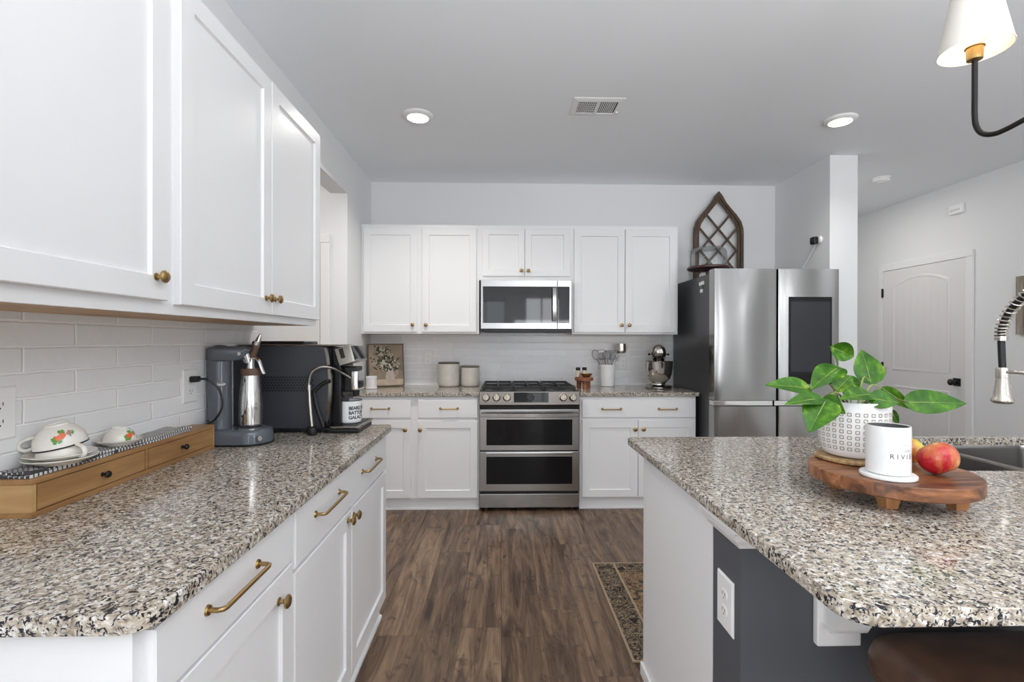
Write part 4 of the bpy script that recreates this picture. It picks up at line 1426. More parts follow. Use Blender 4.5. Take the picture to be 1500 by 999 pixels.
# ------------------------------------------------------------------ chandelier
HX, HY = 1.475, 1.075
ch = thing('chandelier', 'black arm chandelier with white shades hanging over the island', 'chandelier', (HX, HY, 1.80))
b = B(); b.cyl((HX, HY, 1.955), (HX, HY, ZC - 0.03), 0.007, seg=12); b.lathe([(0, 1.90), (0.012, 1.905), (0.02, 1.925), (0.02, 1.945), (0.012, 1.96), (0, 1.965)], (HX, HY, 0), 20)
b.lathe([(0.06, ZC - 0.0005), (0.06, ZC - 0.02), (0.05, ZC - 0.03), (0, ZC - 0.03)], (HX, HY, 0), 28)
b.build('stem', 'blackmetal', ch)
A0 = atan2(1.42 - HY, 1.404 - HX)
RAD = sqrt((1.42 - HY) ** 2 + (1.404 - HX) ** 2)
for k in range(4):
    a = A0 + k * pi / 2
    dx, dy = cos(a), sin(a)
    P = lambda r, z: (HX + dx * r, HY + dy * r, z)
    b = B()
    b.tube([P(0.0, 1.95), P(RAD * 0.5, 1.934), P(RAD - 0.08, 1.915), P(RAD - 0.045, 1.914), P(RAD - 0.018, 1.928), P(RAD - 0.004, 1.955), P(RAD, 1.99), P(RAD, 2.05), P(RAD, 2.158)], 0.0072, n=6, seg=12)
    arm = b.build('arm', 'blackmetal', ch)
    b = B(); b.lathe([(0.012, 2.150), (0.019, 2.152), (0.020, 2.160), (0.0205, 2.185), (0.024, 2.187), (0.024, 2.190), (0.017, 2.192), (0, 2.192)], P(RAD, 0), 24)
    b.build('socket', 'gold', arm, label='gold socket cup')
    b = B(); b.lathe([(0.0, 2.192), (0.010, 2.193), (0.012, 2.215), (0.022, 2.240), (0.024, 2.258), (0.018, 2.275), (0, 2.282)], P(RAD, 0), 18)
    b.build('bulb', 'bulb', arm)
    b = B()
    pr = [(0.0865, 2.180), (0.055, 2.345)]
    b.lathe(pr + [(r - 0.0012, z) for r, z in reversed(pr)], P(RAD, 0), 40, cap=False)
    for rr2, zz2 in pr:
        b.tube([P(RAD, zz2) and (HX + dx * RAD + rr2 * cos(t * pi / 24), HY + dy * RAD + rr2 * sin(t * pi / 24), zz2) for t in range(49)], 0.0016, seg=6)
    for t in range(3):
        aa = a + t * 2 * pi / 3 + 0.5
        c0 = Vector(P(RAD, 2.189))
        b.tube([c0 + Vector((cos(aa) * 0.022, sin(aa) * 0.022, 0)), c0 + Vector((cos(aa) * 0.085, sin(aa) * 0.085, -0.005))], 0.0012, seg=6)
    b.build('lamp_shade', 'lampshade', arm, smooth=50)
    pl = bpy.data.lights.new('chandelier_bulb', 'POINT')
    pl.energy = 1.0
    pl.color = (1.0, 0.80, 0.55)
    pl.shadow_soft_size = 0.03
    po = bpy.data.objects.new('chandelier_bulb', pl)
    COL.objects.link(po)
    po.parent = arm
    po.location = Vector(P(RAD, 2.30)) - ch.location

# fill light added out of view to brighten the hall
pl = bpy.data.lights.new('hall_fill', 'POINT'); pl.energy = 16; pl.color = (1.0, 0.92, 0.84); pl.shadow_soft_size = 0.12
po = bpy.data.objects.new('hall_fill', pl); COL.objects.link(po); po.location = (-2.4, 2.9, 2.5)

# ------------------------------------------------------------------ bar stool
st = thing('bar_stool', 'brown leather bar stool tucked under the island overhang', 'stool', (1.06, 0.87, 0))
b = B()
def seat_ring(z, i):
    pts = []
    r = max(0.03, 0.075 - 0.3 * max(i, 0))
    z += 0.029
    a0, a1, c0, c1 = 0.803 + i, 1.305 - i, 0.68 + i, 1.095 - i
    for cx, cy, a in ((a1 - r, c0 + r, -pi / 2), (a1 - r, c1 - r, 0), (a0 + r, c1 - r, pi / 2), (a0 + r, c0 + r, pi)):
        for k in range(8):
            pts.append((cx + r * cos(a + k / 7 * pi / 2), cy + r * sin(a + k / 7 * pi / 2), z))
    return pts


b.loops([seat_ring(0.545, 0.02), seat_ring(0.55, 0.008), seat_ring(0.565, 0.0), seat_ring(0.600, -0.002), seat_ring(0.622, 0.004), seat_ring(0.638, 0.02), seat_ring(0.647, 0.05), seat_ring(0.652, 0.10), seat_ring(0.655, 0.16)])
b.build('seat', 'leather', st, smooth=80)
b = B()
for z, i in ((0.582, -0.0005), (0.574, -0.0005)):
    rg_ = seat_ring(z, i)
    b.tube(rg_ + [rg_[0]], 0.0022, seg=6)
b.build('piping', 'leather', st, smooth=80)
b = B(); b.box(0.84, 1.28, 0.705, 1.06, 0.52, 0.5735, 0.006)
b.build('seat_base', 'darkwood', st)
for (x, y, ox, oy) in ((0.87, 0.735, -0.03, -0.03), (1.25, 0.735, 0.03, -0.03), (0.87, 1.03, -0.03, 0.03), (1.25, 1.03, 0.03, 0.03)):
    b = B(); b.tube([(x, y, 0.5195), (x + ox, y + oy, 0.0)], [0.02, 0.015], seg=12)
    b.build('leg', 'darkwood', st)
for (p, q) in (((0.852, 0.717, 0.2), (1.268, 0.717, 0.2)), ((0.852, 1.048, 0.2), (1.268, 1.048, 0.2)), ((0.852, 0.717, 0.27), (0.852, 1.048, 0.27)), ((1.268, 0.717, 0.27), (1.268, 1.048, 0.27))):
    b = B(); b.cyl(p, q, 0.010, seg=12)
    b.build('stretcher', 'darkwood', st)

# ------------------------------------------------------------------ rug
rug = thing('rug', 'patterned brown runner rug on the floor beside the island', 'rug', (0.95, 2.44, 0))
b = B(); b.box(0.556, 1.30, 2.0, 2.872, 0.0005, 0.006)
b.build('pile', 'rug', rug, smooth=0)
b = B()
for d in ((0.544, 0.556, 1.990, 2.884), (1.30, 1.312, 1.990, 2.884), (0.556, 1.30, 1.990, 2.0), (0.556, 1.30, 2.872, 2.884)):
    b.box(*d, 0.0005, 0.008, 0.002)
b.build('binding', 'rugedge', rug)

# ------------------------------------------------------------------ outlets
def outlet(label, fm, u, v, w=0.078, h=0.124, gangs=1):
    o = thing('wall_outlet', label, 'outlet', fm(u, v, 0), 'white power outlets')
    b = B()
    W = w + (gangs - 1) * 0.046
    seq = [(0, 0.0005), (0, 0.003), (0.004, 0.006)]
    b.loops([[fm(*p, t) for p in rect(u - W / 2, u + W / 2, v - h / 2, v + h / 2, i)] for i, t in seq])
    b.build('cover_plate', 'plate', o, smooth=30)
    for g in range(gangs):
        uc = u + (g - (gangs - 1) / 2) * 0.046
        for s in (-1, 1):
            b = B()
            vc = v + s * 0.020
            pts = [(uc + 0.0165 * cos(2 * pi * k / 24), vc + max(-0.0135, min(0.0135, 0.0165 * sin(2 * pi * k / 24)))) for k in range(24)]
            b.prism(pts, fm, 0.0058, 0.0078)
            rc = b.build('receptacle', 'plate', o, smooth=30)
            b = B()
            for du in (-0.0065, 0.0065):
                b.prism(rect(uc + du - 0.0011, uc + du + 0.0011, vc - 0.002, vc + 0.006), fm, 0.0070, 0.00805)
            b.prism([(uc + 0.0022 * cos(2 * pi * k / 10), vc - 0.008 + 0.0022 * sin(2 * pi * k / 10)) for k in range(10)], fm, 0.0070, 0.00805)
            b.build('slot', 'slot', rc, smooth=0)
    return o


fmL = face_left(XL + 0.007)
outlet('double white outlet plate on the tiled left wall, at the left edge of the photo', fmL, 1.130, 1.148, 0.083, 0.124, 2)
outlet('white outlet on the tiled left wall with a black plug in it', fmL, 1.848, 1.148, 0.083, 0.124)
fmB = face_back(YB - 0.007)
outlet('white outlet on the back tiles left of the two canisters', fmB, -0.648, 1.155)
outlet('white outlet on the back tiles behind the utensils', fmB, 1.116, 1.115)
fmI = lambda u, v, w: (0.572 - w, u, v)
outlet('white outlet on the dark end of the island under the counter', fmI, 1.222, 0.66, 0.085, 0.135)

# ------------------------------------------------------------------ left counter: riser, dishes
ZT = 0.914
RR = Matrix.Translation((-1.1055, 1.505, ZT)) @ Matrix.Rotation(radians(1.2), 4, 'Z')
rs = thing('drawer_riser', 'long low honey wood riser with two small drawers on the left counter', 'riser', (-1.1055, 1.505, ZT))
b = B(RR)
b.box(-0.045, 0.043, -0.372, 0.362, 0.075, 0.088, 0.002)
b.box(-0.045, 0.043, -0.372, 0.362, 0.0, 0.013, 0.001)
b.box(-0.045, -0.037, -0.370, 0.360, 0.013, 0.075)
b.box(-0.037, 0.041, -0.005, 0.005, 0.013, 0.075)
b.build('body', 'riser', rs)
for e0_ in (-0.372, 0.352):
    b = B(RR); b.box(-0.045, 0.042, e0_, e0_ + 0.010, 0.013, 0.075)
    b.build('end_panel', 'riserend', rs)
for (a0, a1, kv) in ((-0.358, -0.009, -0.17), (0.009, 0.350, 0.17)):
    b = B(RR); b.box(-0.036, 0.0415, a0, a1, 0.0145, 0.0735, 0.0015)
    dr = b.build('drawer', 'riser', rs)
    b = B(RR @ Matrix.Translation((0.0413, kv, 0.045)) @ Matrix.Rotation(pi / 2, 4, 'Y'))
    b.lathe([(0, 0), (0.006, 0), (0.004, 0.003), (0.0035, 0.008), (0.008, 0.012), (0.0095, 0.016), (0.007, 0.020), (0, 0.0215)], seg=16)
    b.build('knob', 'blackmetal', dr)
# towel
b = B(RR)
import random as _r
rows = []
NX, NY = 7, 60
pts_top = []
for layer, (x0_, x1_, z_) in enumerate(((-0.0435, 0.036, 0.0885), (-0.0435, 0.030, 0.0955))):
    ring = []
    grid_t, grid_b = [], []
    for j in range(NY + 1):
        y = -0.366 + 0.60 * j / NY + 0.008 * layer
        rt, rb = [], []
        for i in range(NX + 1):
            x = x0_ + (x1_ - x0_) * i / NX + 0.004 * sin(y * 23 + layer)
            wv = 0.0018 * sin(y * 31 + i * 0.7 + layer * 2) + 0.0015 * sin(y * 67 + i)
            rt.append(b.v((x, y, z_ + 0.0062 + wv)))
            rb.append(b.v((x, y, z_ + 0.0002)))
        grid_t.append(rt); grid_b.append(rb)
    for j in range(NY):
        for i in range(NX):
            b.f([grid_t[j][i], grid_t[j][i + 1], grid_t[j + 1][i + 1], grid_t[j + 1][i]])
            b.f([grid_b[j][i], grid_b[j + 1][i], grid_b[j + 1][i + 1], grid_b[j][i + 1]])
        b.f([grid_t[j][0], grid_t[j + 1][0], grid_b[j + 1][0], grid_b[j][0]])
        b.f([grid_t[j][NX], grid_b[j][NX], grid_b[j + 1][NX], grid_t[j + 1][NX]])
    for i in range(NX):
        b.f([grid_t[0][i], grid_b[0][i], grid_b[0][i + 1], grid_t[0][i + 1]])
        b.f([grid_t[NY][i], grid_t[NY][i + 1], grid_b[NY][i + 1], grid_b[NY][i]])
tag(b.build('tea_towel', 'towel', smooth=60), 'folded black and white striped towel lying on the wooden riser', 'towel')


def saucer(x, y, z, r, label, cat='saucer', group='cream saucers on the riser'):
    b = B()
    b.lathe([(0, 0.001), (r * 0.5, 0.001), (r * 0.52, 0.0), (r * 0.56, 0.0), (r * 0.60, 0.003), (r * 0.85, 0.009), (r, 0.015), (r * 1.0, 0.0168), (r * 0.98, 0.0172), (r * 0.82, 0.012), (r * 0.60, 0.0065), (r * 0.55, 0.005), (0, 0.005)], (x, y, z), 48)
    return tag(b.build('saucer', 'porcelain', smooth=60), label, cat, group)


zt = ZT + 0.1032
saucer(-1.075, 1.228, zt, 0.073, 'lower of the two stacked cream saucers at the left edge')
saucer(-1.075, 1.228, zt + 0.0095, 0.070, 'upper of the two stacked cream saucers, right under the big cups')
saucer(-1.095, 1.440, zt - 0.001, 0.055, 'single cream saucer under the small flowered bowl')


def flowers(b_list, c, R, parent, ang0, h0, tilt=None):
    pass


def soup_cup(Mx, R, H, label, name='cup', handles=((0.0, 1),), flower=True, band=True):
    """upside-down cup; Mx places its rim centre"""
    loc = Mx.to_translation()
    t = thing(name, label, name, loc, 'upside down cream cups on the riser' if name == 'cup' else None)
    b = B(Mx)
    prof = [(R, 0.0), (R * 0.985, H * 0.18), (R * 0.93, H * 0.42), (R * 0.80, H * 0.66), (R * 0.60, H * 0.84), (R * 0.50, H * 0.90), (R * 0.46, H * 0.94), (R * 0.46, H), (R * 0.42, H), (R * 0.41, H * 0.95), (0, H * 0.93)]
    b.lathe([(R - 0.003, 0.0)] + prof, seg=48, cap=False)
    ip = [(R - 0.003, 0.0), (R * 0.94, H * 0.18), (R * 0.88, H * 0.42), (R * 0.74, H * 0.66), (R * 0.5, H * 0.82), (0, H * 0.86)]
    b.lathe(ip, seg=48, cap=False)
    body = b.build('body', 'porcelain', t, smooth=70)
    for (a, s) in handles:
        b = B(Mx @ Matrix.Rotation(a, 4, 'Z'))
        b.tube([(R * 0.96, 0, H * 0.14), (R + 0.014, 0, H * 0.06), (R + 0.026, 0, H * 0.20), (R + 0.020, 0, H * 0.45), (R * 0.86, 0, H * 0.60)], 0.0042, n=5, seg=10, squash=1.4)
        b.build('handle', 'porcelain', t, smooth=70)
    if band:
        b = B(Mx)
        b.lathe([(R + 0.0004, H * 0.0), (R * 1.0 + 0.0007, H * 0.03), (R + 0.0004, H * 0.06), (R - 0.001, H * 0.03)], seg=48, cap=False)
        b.build('rim_band', 'blackmetal', t, label='dark painted rim line')
    if flower:
        rnd = random.Random(5)
        for mt, nm, spots in (('orange', 'flower', [(0.0, 0.50, 0.0075), (0.05, 0.56, 0.006), (-0.22, 0.47, 0.005), (-0.10, 0.45, 0.006)]),
                              ('greenglaze', 'leaf_motif', [(0.06, 0.68, 0.005), (-0.02, 0.70, 0.004), (-0.26, 0.34, 0.006), (-0.33, 0.42, 0.005), (-0.12, 0.32, 0.005), (0.46, 0.52, 0.003), (0.52, 0.60, 0.003)]),
                              ('pinkglaze', 'blossom', [(0.30, 0.56, 0.0055), (0.38, 0.62, 0.004), (0.33, 0.48, 0.003)])):
            b = B(Mx)
            for (da, hh, rr3) in spots:
                for q in range(5):
                    a = flower_ang + da + rnd.uniform(-1, 1) * rr3 * 0.55 / R
                    h = hh * H + rnd.uniform(-1, 1) * rr3 * 0.55
                    t_ = h / H
                    # radius of the wall at this height
                    rad = R
                    for (r0, z0), (r1, z1) in zip(prof, prof[1:]):
                        if z0 <= h <= z1 and z1 > z0:
                            rad = r0 + (r1 - r0) * (h - z0) / (z1 - z0)
                    cpt = Vector((rad * cos(a), rad * sin(a), h))
                    slope = 0.55
                    nrm = Vector((cos(a), sin(a), slope * t_ * 1.6)).normalized()
                    t1 = Vector((-sin(a), cos(a), 0)); t2 = nrm.cross(t1)
                    rr4 = rr3 * rnd.uniform(0.5, 0.8)
                    b.f([b.v(cpt + nrm * 0.0009 + (t1 * cos(2 * pi * k / 9) + t2 * sin(2 * pi * k / 9)) * rr4 * (1 + 0.25 * sin(3 * k))) for k in range(9)])
            b.build(nm, mt, body, smooth=0)
    return t


flower_ang = radians(-42)
zc1 = zt + 0.0095 + 0.0055
soup_cup(Matrix.Translation((-1.075, 1.228, zc1)), 0.047, 0.058, 'plain lower upside down cream cup on the stacked saucers', handles=((radians(-12), 1),), flower=False, band=False)
soup_cup(Matrix.Translation((-1.077, 1.232, zc1 + 0.026)) @ Matrix.Rotation(radians(10), 4, Vector((0.66, -0.75, 0))), 0.053, 0.056,
         'orange flowered upside down cup resting on top of the plain cup', handles=((radians(200), 1),))
flower_ang = radians(-12)
soup_cup(Matrix.Translation((-1.095, 1.440, zt + 0.0047)), 0.041, 0.046, 'small flowered bowl upside down on the single saucer', name='bowl', handles=(), band=False)

# ------------------------------------------------------------------ soda machine with siphon
sm = thing('soda_machine', 'glossy grey countertop carbonating machine beside the wooden riser', 'drink machine', (-1.03, 1.96, ZT))
def stadium(x0, x1, yc, hw, z, n=14):
    pts = []
    r = hw
    for k in range(n + 1):
        a = -pi / 2 + pi * k / n
        pts.append((x1 - r + r * cos(a), yc + r * sin(a), z))
    rb = 0.03
    for k in range(6):
        a = pi / 2 + (pi / 2) * k / 5
        pts.append((x0 + rb + rb * cos(a), yc + hw - rb + rb * sin(a), z))
    for k in range(6):
        a = pi + (pi / 2) * k / 5
        pts.append((x0 + rb + rb * cos(a), yc - hw + rb + rb * sin(a), z))
    return pts


b = B()
b.loops([stadium(-1.148, -0.898, 1.960, 0.086, ZT + 0.001), stadium(-1.148, -0.896, 1.960, 0.087, ZT + 0.007)])
b.build('foot_pad', 'black', sm)
b = B()
b.loops([stadium(-1.150, -0.900, 1.960, 0.085, ZT + 0.0072), stadium(-1.150, -0.900, 1.960, 0.085, ZT + 0.035), stadium(-1.149, -0.903, 1.960, 0.082, ZT + 0.050), stadium(-1.146, -0.910, 1.960, 0.075, ZT + 0.058), stadium(-1.14, -0.93, 1.960, 0.060, ZT + 0.061)])
b.build('base', 'greyplastic', sm, smooth=60)
b = B(); b.cyl((-0.922, 1.896, ZT + 0.03), (-0.912, 1.888, ZT + 0.03), 0.009, bev=0.001)
b.build('button', 'polished', sm)
CX, CY = -1.106, 1.965
b = B(); b.lathe([(0.043, ZT + 0.0602), (0.042, ZT + 0.075), (0.041, ZT + 0.32), (0.041, ZT + 0.321)], (CX, CY, 0), 40)
b.build('column', 'greyplastic', sm, smooth=60)
b = B()
def headring(z, i, x1):
    pts = []
    n = 12
    r = 0.044 - i
    for k in range(n + 1):
        a = pi / 2 + pi * k / n
        pts.append((CX + r * cos(a), CY + r * sin(a), z))
    r2 = 0.024 - i
    for k in range(n + 1):
        a = -pi / 2 + pi * k / n
        pts.append((x1 - i - r2 + r2 * cos(a), CY + 0.008 + r2 * sin(a), z))
    return pts


b.loops([headring(ZT + 0.322, 0.002, -1.04), headring(ZT + 0.326, 0.0, -1.02), headring(ZT + 0.345, 0.0, -0.998), headring(ZT + 0.368, 0.0, -0.985), headring(ZT + 0.376, 0.004, -0.99), headring(ZT + 0.379, 0.014, -1.0)])
b.build('head', 'greyplastic', sm, smooth=50)
b = B(); b.ball((CX, CY, ZT + 0.378), 0.026, sz=0.28)
b.build('top_button', 'greyplastic', sm)
b = B(); b.box(-1.094, -1.062, CY - 0.0425, CY - 0.036, ZT + 0.226, ZT + 0.240, 0.004)
b.build('badge', 'polished', sm)
b = B(); b.cyl((-1.012, CY + 0.006, ZT + 0.365), (-1.000, CY + 0.012, ZT + 0.315), 0.016, 0.012); b.cyl((-1.02, CY - 0.022, ZT + 0.35), (-1.02, CY - 0.017, ZT + 0.35), 0.007)
b.build('nozzle', 'polished', sm)
pa_ = Vector((XL + 0.015, 1.848, 1.174))
b = B(); b.box(XL + 0.0152, XL + 0.045, 1.834, 1.862, 1.162, 1.184, 0.005)
pts = [(XL + 0.04, 1.848, 1.173), (XL + 0.07, 1.852, 1.170), (XL + 0.105, 1.868, 1.135), (XL + 0.115, 1.875, 1.07), (XL + 0.09, 1.87, 1.02), (XL + 0.055, 1.885, 1.005), (XL + 0.02, 1.95, 1.0), (XL + 0.016, 2.04, 0.96), (XL + 0.06, 2.06, ZT + 0.006), (XL + 0.13, 2.06, ZT + 0.006), (XL + 0.14, 2.042, ZT + 0.02)]
b.tube(pts, 0.0042, n=6, seg=8)
b.build('power_cord', 'black', sm)

wsx, wsy = -0.996, 1.988
ws = thing('whipping_siphon', 'stainless whipping siphon bottle with brown collar standing on the grey machine', 'siphon', (wsx, wsy, ZT + 0.0612))
zb = ZT + 0.0615
b = B(); b.lathe([(0.036, zb), (0.0415, zb + 0.003), (0.0425, zb + 0.010), (0.0425, zb + 0.075), (0.041, zb + 0.115), (0.037, zb + 0.160), (0.0335, zb + 0.195), (0.033, zb + 0.202), (0, zb + 0.202)], (wsx, wsy, 0), 48)
b.build('bottle', 'polished', ws, smooth=60)
b = B(); b.lathe([(0.034, zb + 0.2021), (0.0365, zb + 0.205), (0.0365, zb + 0.225), (0.034, zb + 0.229), (0, zb + 0.229)], (wsx, wsy, 0), 36)
b.build('collar', 'brownrubber', ws, label='brown rubber collar')
hz = zb + 0.2292
b = B()
b.lathe([(0.016, hz), (0.014, hz + 0.018), (0.016, hz + 0.028), (0.014, hz + 0.040), (0.006, hz + 0.045), (0, hz + 0.045)], (wsx, wsy, 0), 24)
b.tube([(wsx, wsy, hz + 0.026), (wsx - 0.016, wsy - 0.004, hz + 0.030), (wsx - 0.026, wsy - 0.006, hz + 0.050)], [0.012, 0.011, 0.010], n=3, seg=12)
b.cyl((wsx - 0.026, wsy - 0.006, hz + 0.050), (wsx - 0.040, wsy - 0.008, hz + 0.072), 0.012, 0.010)
b.build('valve_head', 'polished', ws)
b = B(); b.tube([(wsx + 0.006, wsy - 0.004, hz + 0.040), (wsx + 0.026, wsy - 0.010, hz + 0.041), (wsx + 0.040, wsy - 0.014, hz + 0.028), (wsx + 0.054, wsy - 0.018, hz - 0.004), (wsx + 0.063, wsy - 0.021, hz - 0.022)], 0.006, n=5, seg=10, squash=1.5)
b.build('lever', 'polished', ws)
e0 = Vector((wsx + 0.004, wsy - 0.002, hz + 0.040)); dv = Vector((0.036, -0.006, 0.092)).normalized()
b = B(); b.cyl(e0, e0 + dv * 0.058, 0.0125, 0.0125, bev=0.002)
b.build('charger_grip', 'brownrubber', ws, label='brown grip')
b = B(); b.cyl(e0 + dv * 0.0585, e0 + dv * 0.074, 0.0125, 0.0115); b.cyl(e0 + dv * 0.074, e0 + dv * 0.103, 0.011, 0.005, bev=0.001)
b.build('charger_tip', 'polished', ws)

# ------------------------------------------------------------------ espresso machine
em = thing('espresso_machine', 'black bean to cup espresso machine at the far end of the left counter', 'coffee machine', (-0.9, 2.26, ZT))
EY0, EY1 = 2.150, 2.362
b = B()
for x in (-1.12, -0.78):
    for y in (EY0 + 0.03, EY1 - 0.03):
        b.cyl((x, y, ZT + 0.0005), (x, y, ZT + 0.010), 0.014)
b.box(-1.150, -0.735, EY0 + 0.004, EY1, ZT + 0.009, ZT + 0.022, 0.004)
b.build('plinth', 'black', em)
b = B()
side = [(-1.150, ZT + 0.0222), (-0.750, ZT + 0.0222), (-0.742, ZT + 0.08), (-0.734, ZT + 0.16), (-0.733, ZT + 0.24), (-0.741, ZT + 0.32), (-0.752, ZT + 0.372), (-0.80, ZT + 0.378), (-1.135, ZT + 0.378), (-1.150, ZT + 0.370)]
b.prism(side, lambda u, v, w: (u, w, v), EY0, EY1, 0.0)
b.build('body', 'machine', em, smooth=30)
b = B()
for r_ in range(6):
    for c_ in range(17):
        x = -1.030 + c_ * 0.0132 + (0.0066 if r_ % 2 else 0)
        z = ZT + 0.243 - r_ * 0.0115
        b.prism(rect(x - 0.0042, x + 0.0042, z - 0.0040, z + 0.0040), lambda u, v, w: (u, EY0 - w, v), -0.001, 0.0007)
b.build('vent_holes', 'black', em, smooth=0)
b = B()
b.box(-1.09, -0.86, EY0 + 0.03, EY1 - 0.02, ZT + 0.3785, ZT + 0.400, 0.006)
b.build('bean_lid', 'blackglass', em)
b = B(); b.box(-1.140, -0.690, EY0 + 0.002, EY1 - 0.002, ZT + 0.3782, ZT + 0.386, 0.003)
b.build('top_deck', 'darkchrome', em, label='cup warming deck')
# curved chrome strip at the front of the side panel
b = B()
strip = [(-0.752, ZT + 0.372), (-0.741, ZT + 0.32), (-0.733, ZT + 0.24), (-0.734, ZT + 0.16), (-0.742, ZT + 0.08), (-0.752, ZT + 0.024)]
sp = smooth_path([(x - 0.004, EY0 - 0.003, z) for x, z in strip], 5)
b.loops([[(p.x - 0.008, p.y, p.z), (p.x + 0.006, p.y - 0.003, p.z), (p.x + 0.009, p.y + 0.004, p.z), (p.x - 0.008, p.y + 0.004, p.z)] for p in sp])
b.build('chrome_strip', 'darkchrome', em, smooth=40)
b = B()
b.box(-0.7345, -0.695, EY0 + 0.015, EY1 - 0.015, ZT + 0.03, ZT + 0.375, 0.006)
b.build('front', 'blackglass', em)
# control head, tilted
Tm = Matrix.Translation((-0.692, 0, ZT + 0.300)) @ Matrix.Rotation(radians(-16), 4, 'Y')
b = B(Tm); b.box(-0.012, 0.062, EY0 + 0.006, EY1 - 0.006, -0.008, 0.072, 0.006)
hd = b.build('control_head', 'darkchrome', em)
b = B(Tm); b.box(0.060, 0.064, EY0 + 0.016, EY1 - 0.016, 0.002, 0.064, 0.001)
b.build('display', 'blackglass', hd)
b = B(Tm); b.box(0.006, 0.026, EY0 + 0.0045, EY0 + 0.02, 0.022, 0.066, 0.002)
b.build('side_slot', 'black', hd)
# spout
b = B(); b.box(-0.696, -0.640, EY0 + 0.055, EY0 + 0.155, ZT + 0.175, ZT + 0.285, 0.006)
b.build('spout_block', 'black', em)
b = B(); b.box(-0.665, -0.632, EY0 + 0.050, EY0 + 0.160, ZT + 0.180, ZT + 0.268, 0.008)
b.build('spout_cover', 'polished', em)
b = B()
for y in (EY0 + 0.085, EY0 + 0.125):
    b.cyl((-0.655, y, ZT + 0.178), (-0.655, y, ZT + 0.150), 0.010, 0.008)
b.build('spout', 'black', em)
# drip tray
b = B()
b.box(-0.745, -0.612, EY0 - 0.006, EY1 + 0.002, ZT + 0.0005, ZT + 0.020, 0.006)
b.build('drip_tray', 'black', em)
b = B()
b.box(-0.735, -0.608, EY0 - 0.008, EY1 + 0.004, ZT + 0.0205, ZT + 0.032, 0.004)
b.build('tray_rim', 'darkchrome', em)
b = B()
b.box(-0.722, -0.622, EY0 + 0.006, EY1 - 0.01, ZT + 0.0315, ZT + 0.0335)
b.build('tray_grid', 'black', em)
# milk wand with hose
b = B()
b.tube([(-0.665, EY0 + 0.05, ZT + 0.235), (-0.695, EY0 + 0.02, ZT + 0.262), (-0.725, EY0 - 0.020, ZT + 0.285), (-0.765, EY0 - 0.035, ZT + 0.289), (-0.800, EY0 - 0.04, ZT + 0.268), (-0.812, EY0 - 0.04, ZT + 0.225), (-0.812, EY0 - 0.04, ZT + 0.205)], 0.006, n=6, seg=10)
b.build('milk_hose', 'darkchrome', em)
b = B(); b.cyl((-0.812, EY0 - 0.04, ZT + 0.214), (-0.812, EY0 - 0.04, ZT + 0.190), 0.0085)
b.tube([(-0.812, EY0 - 0.04, ZT + 0.20), (-0.808, EY0 - 0.04, ZT + 0.12), (-0.800, EY0 - 0.04, ZT + 0.035)], [0.006, 0.007, 0.007], n=3, seg=12)
b.build('wand', 'nickel', em)
b = B(); b.lathe([(0.016, ZT + 0.0006), (0.021, ZT + 0.006), (0.022, ZT + 0.020), (0.020, ZT + 0.032), (0.010, ZT + 0.038), (0, ZT + 0.038)], (-0.799, EY0 - 0.04, 0), 24)
b.build('wand_knob', 'black', em)
b = B(); b.tube([(-0.806, EY0 - 0.012, ZT + 0.185), (-0.790, EY0 - 0.012, ZT + 0.11), (-0.762, EY0 - 0.012, ZT + 0.030)], 0.008, n=4, seg=10, squash=0.6)
b.tube([(-0.804, EY0 - 0.012, ZT + 0.180), (-0.772, EY0 - 0.012, ZT + 0.212), (-0.742, EY0 - 0.012, ZT + 0.228)], 0.008, n=4, seg=10, squash=0.6)
b.build('bracket', 'black', em)

# mug
mx, my, mz, mr = -0.680, 2.236, ZT + 0.0337, 0.0535
mug = thing('mug', 'white enamel mug with bold dark lettering on the espresso machine tray', 'mug', (mx, my, mz))
b = B()
b.lathe([(0, 0.0), (mr - 0.010, 0.0), (mr - 0.003, 0.004), (mr, 0.013), (mr, 0.096), (mr + 0.002, 0.100), (mr + 0.0005, 0.102), (mr - 0.002, 0.100), (mr - 0.002, 0.014), (mr - 0.010, 0.005), (0, 0.004)], (mx, my, mz), 48)
b.build('body', 'enamel', mug, smooth=60)
b = B()
b.lathe([(mr + 0.0018, 0.0995), (mr + 0.0028, 0.101), (mr + 0.0012, 0.1030), (mr - 0.0018, 0.1015)], (mx, my, mz), 48, cap=False)
b.build('rim', 'ink', mug)
b = B()
ah = radians(62)
hx_ = lambda r, z: (mx + r * cos(ah), my + r * sin(ah), mz + z)
b.tube([hx_(mr - 0.001, 0.085), hx_(mr + 0.022, 0.082), hx_(mr + 0.030, 0.060), hx_(mr + 0.024, 0.035), hx_(mr - 0.001, 0.026)], 0.0045, n=5, seg=10, squash=1.5)
b.build('handle', 'enamel', mug)
b = B()
for txt, z in (('BEARS, BEETS,', 0.062), ('BATTLESTAR', 0.0415), ('GALACTICA', 0.021)):
    wrap_text(b, txt, 0.0205, (mx, my), mr + 0.0005, radians(-77), mz + z, 0.0008, 0.92)
b.build('lettering', 'ink', mug, smooth=0)

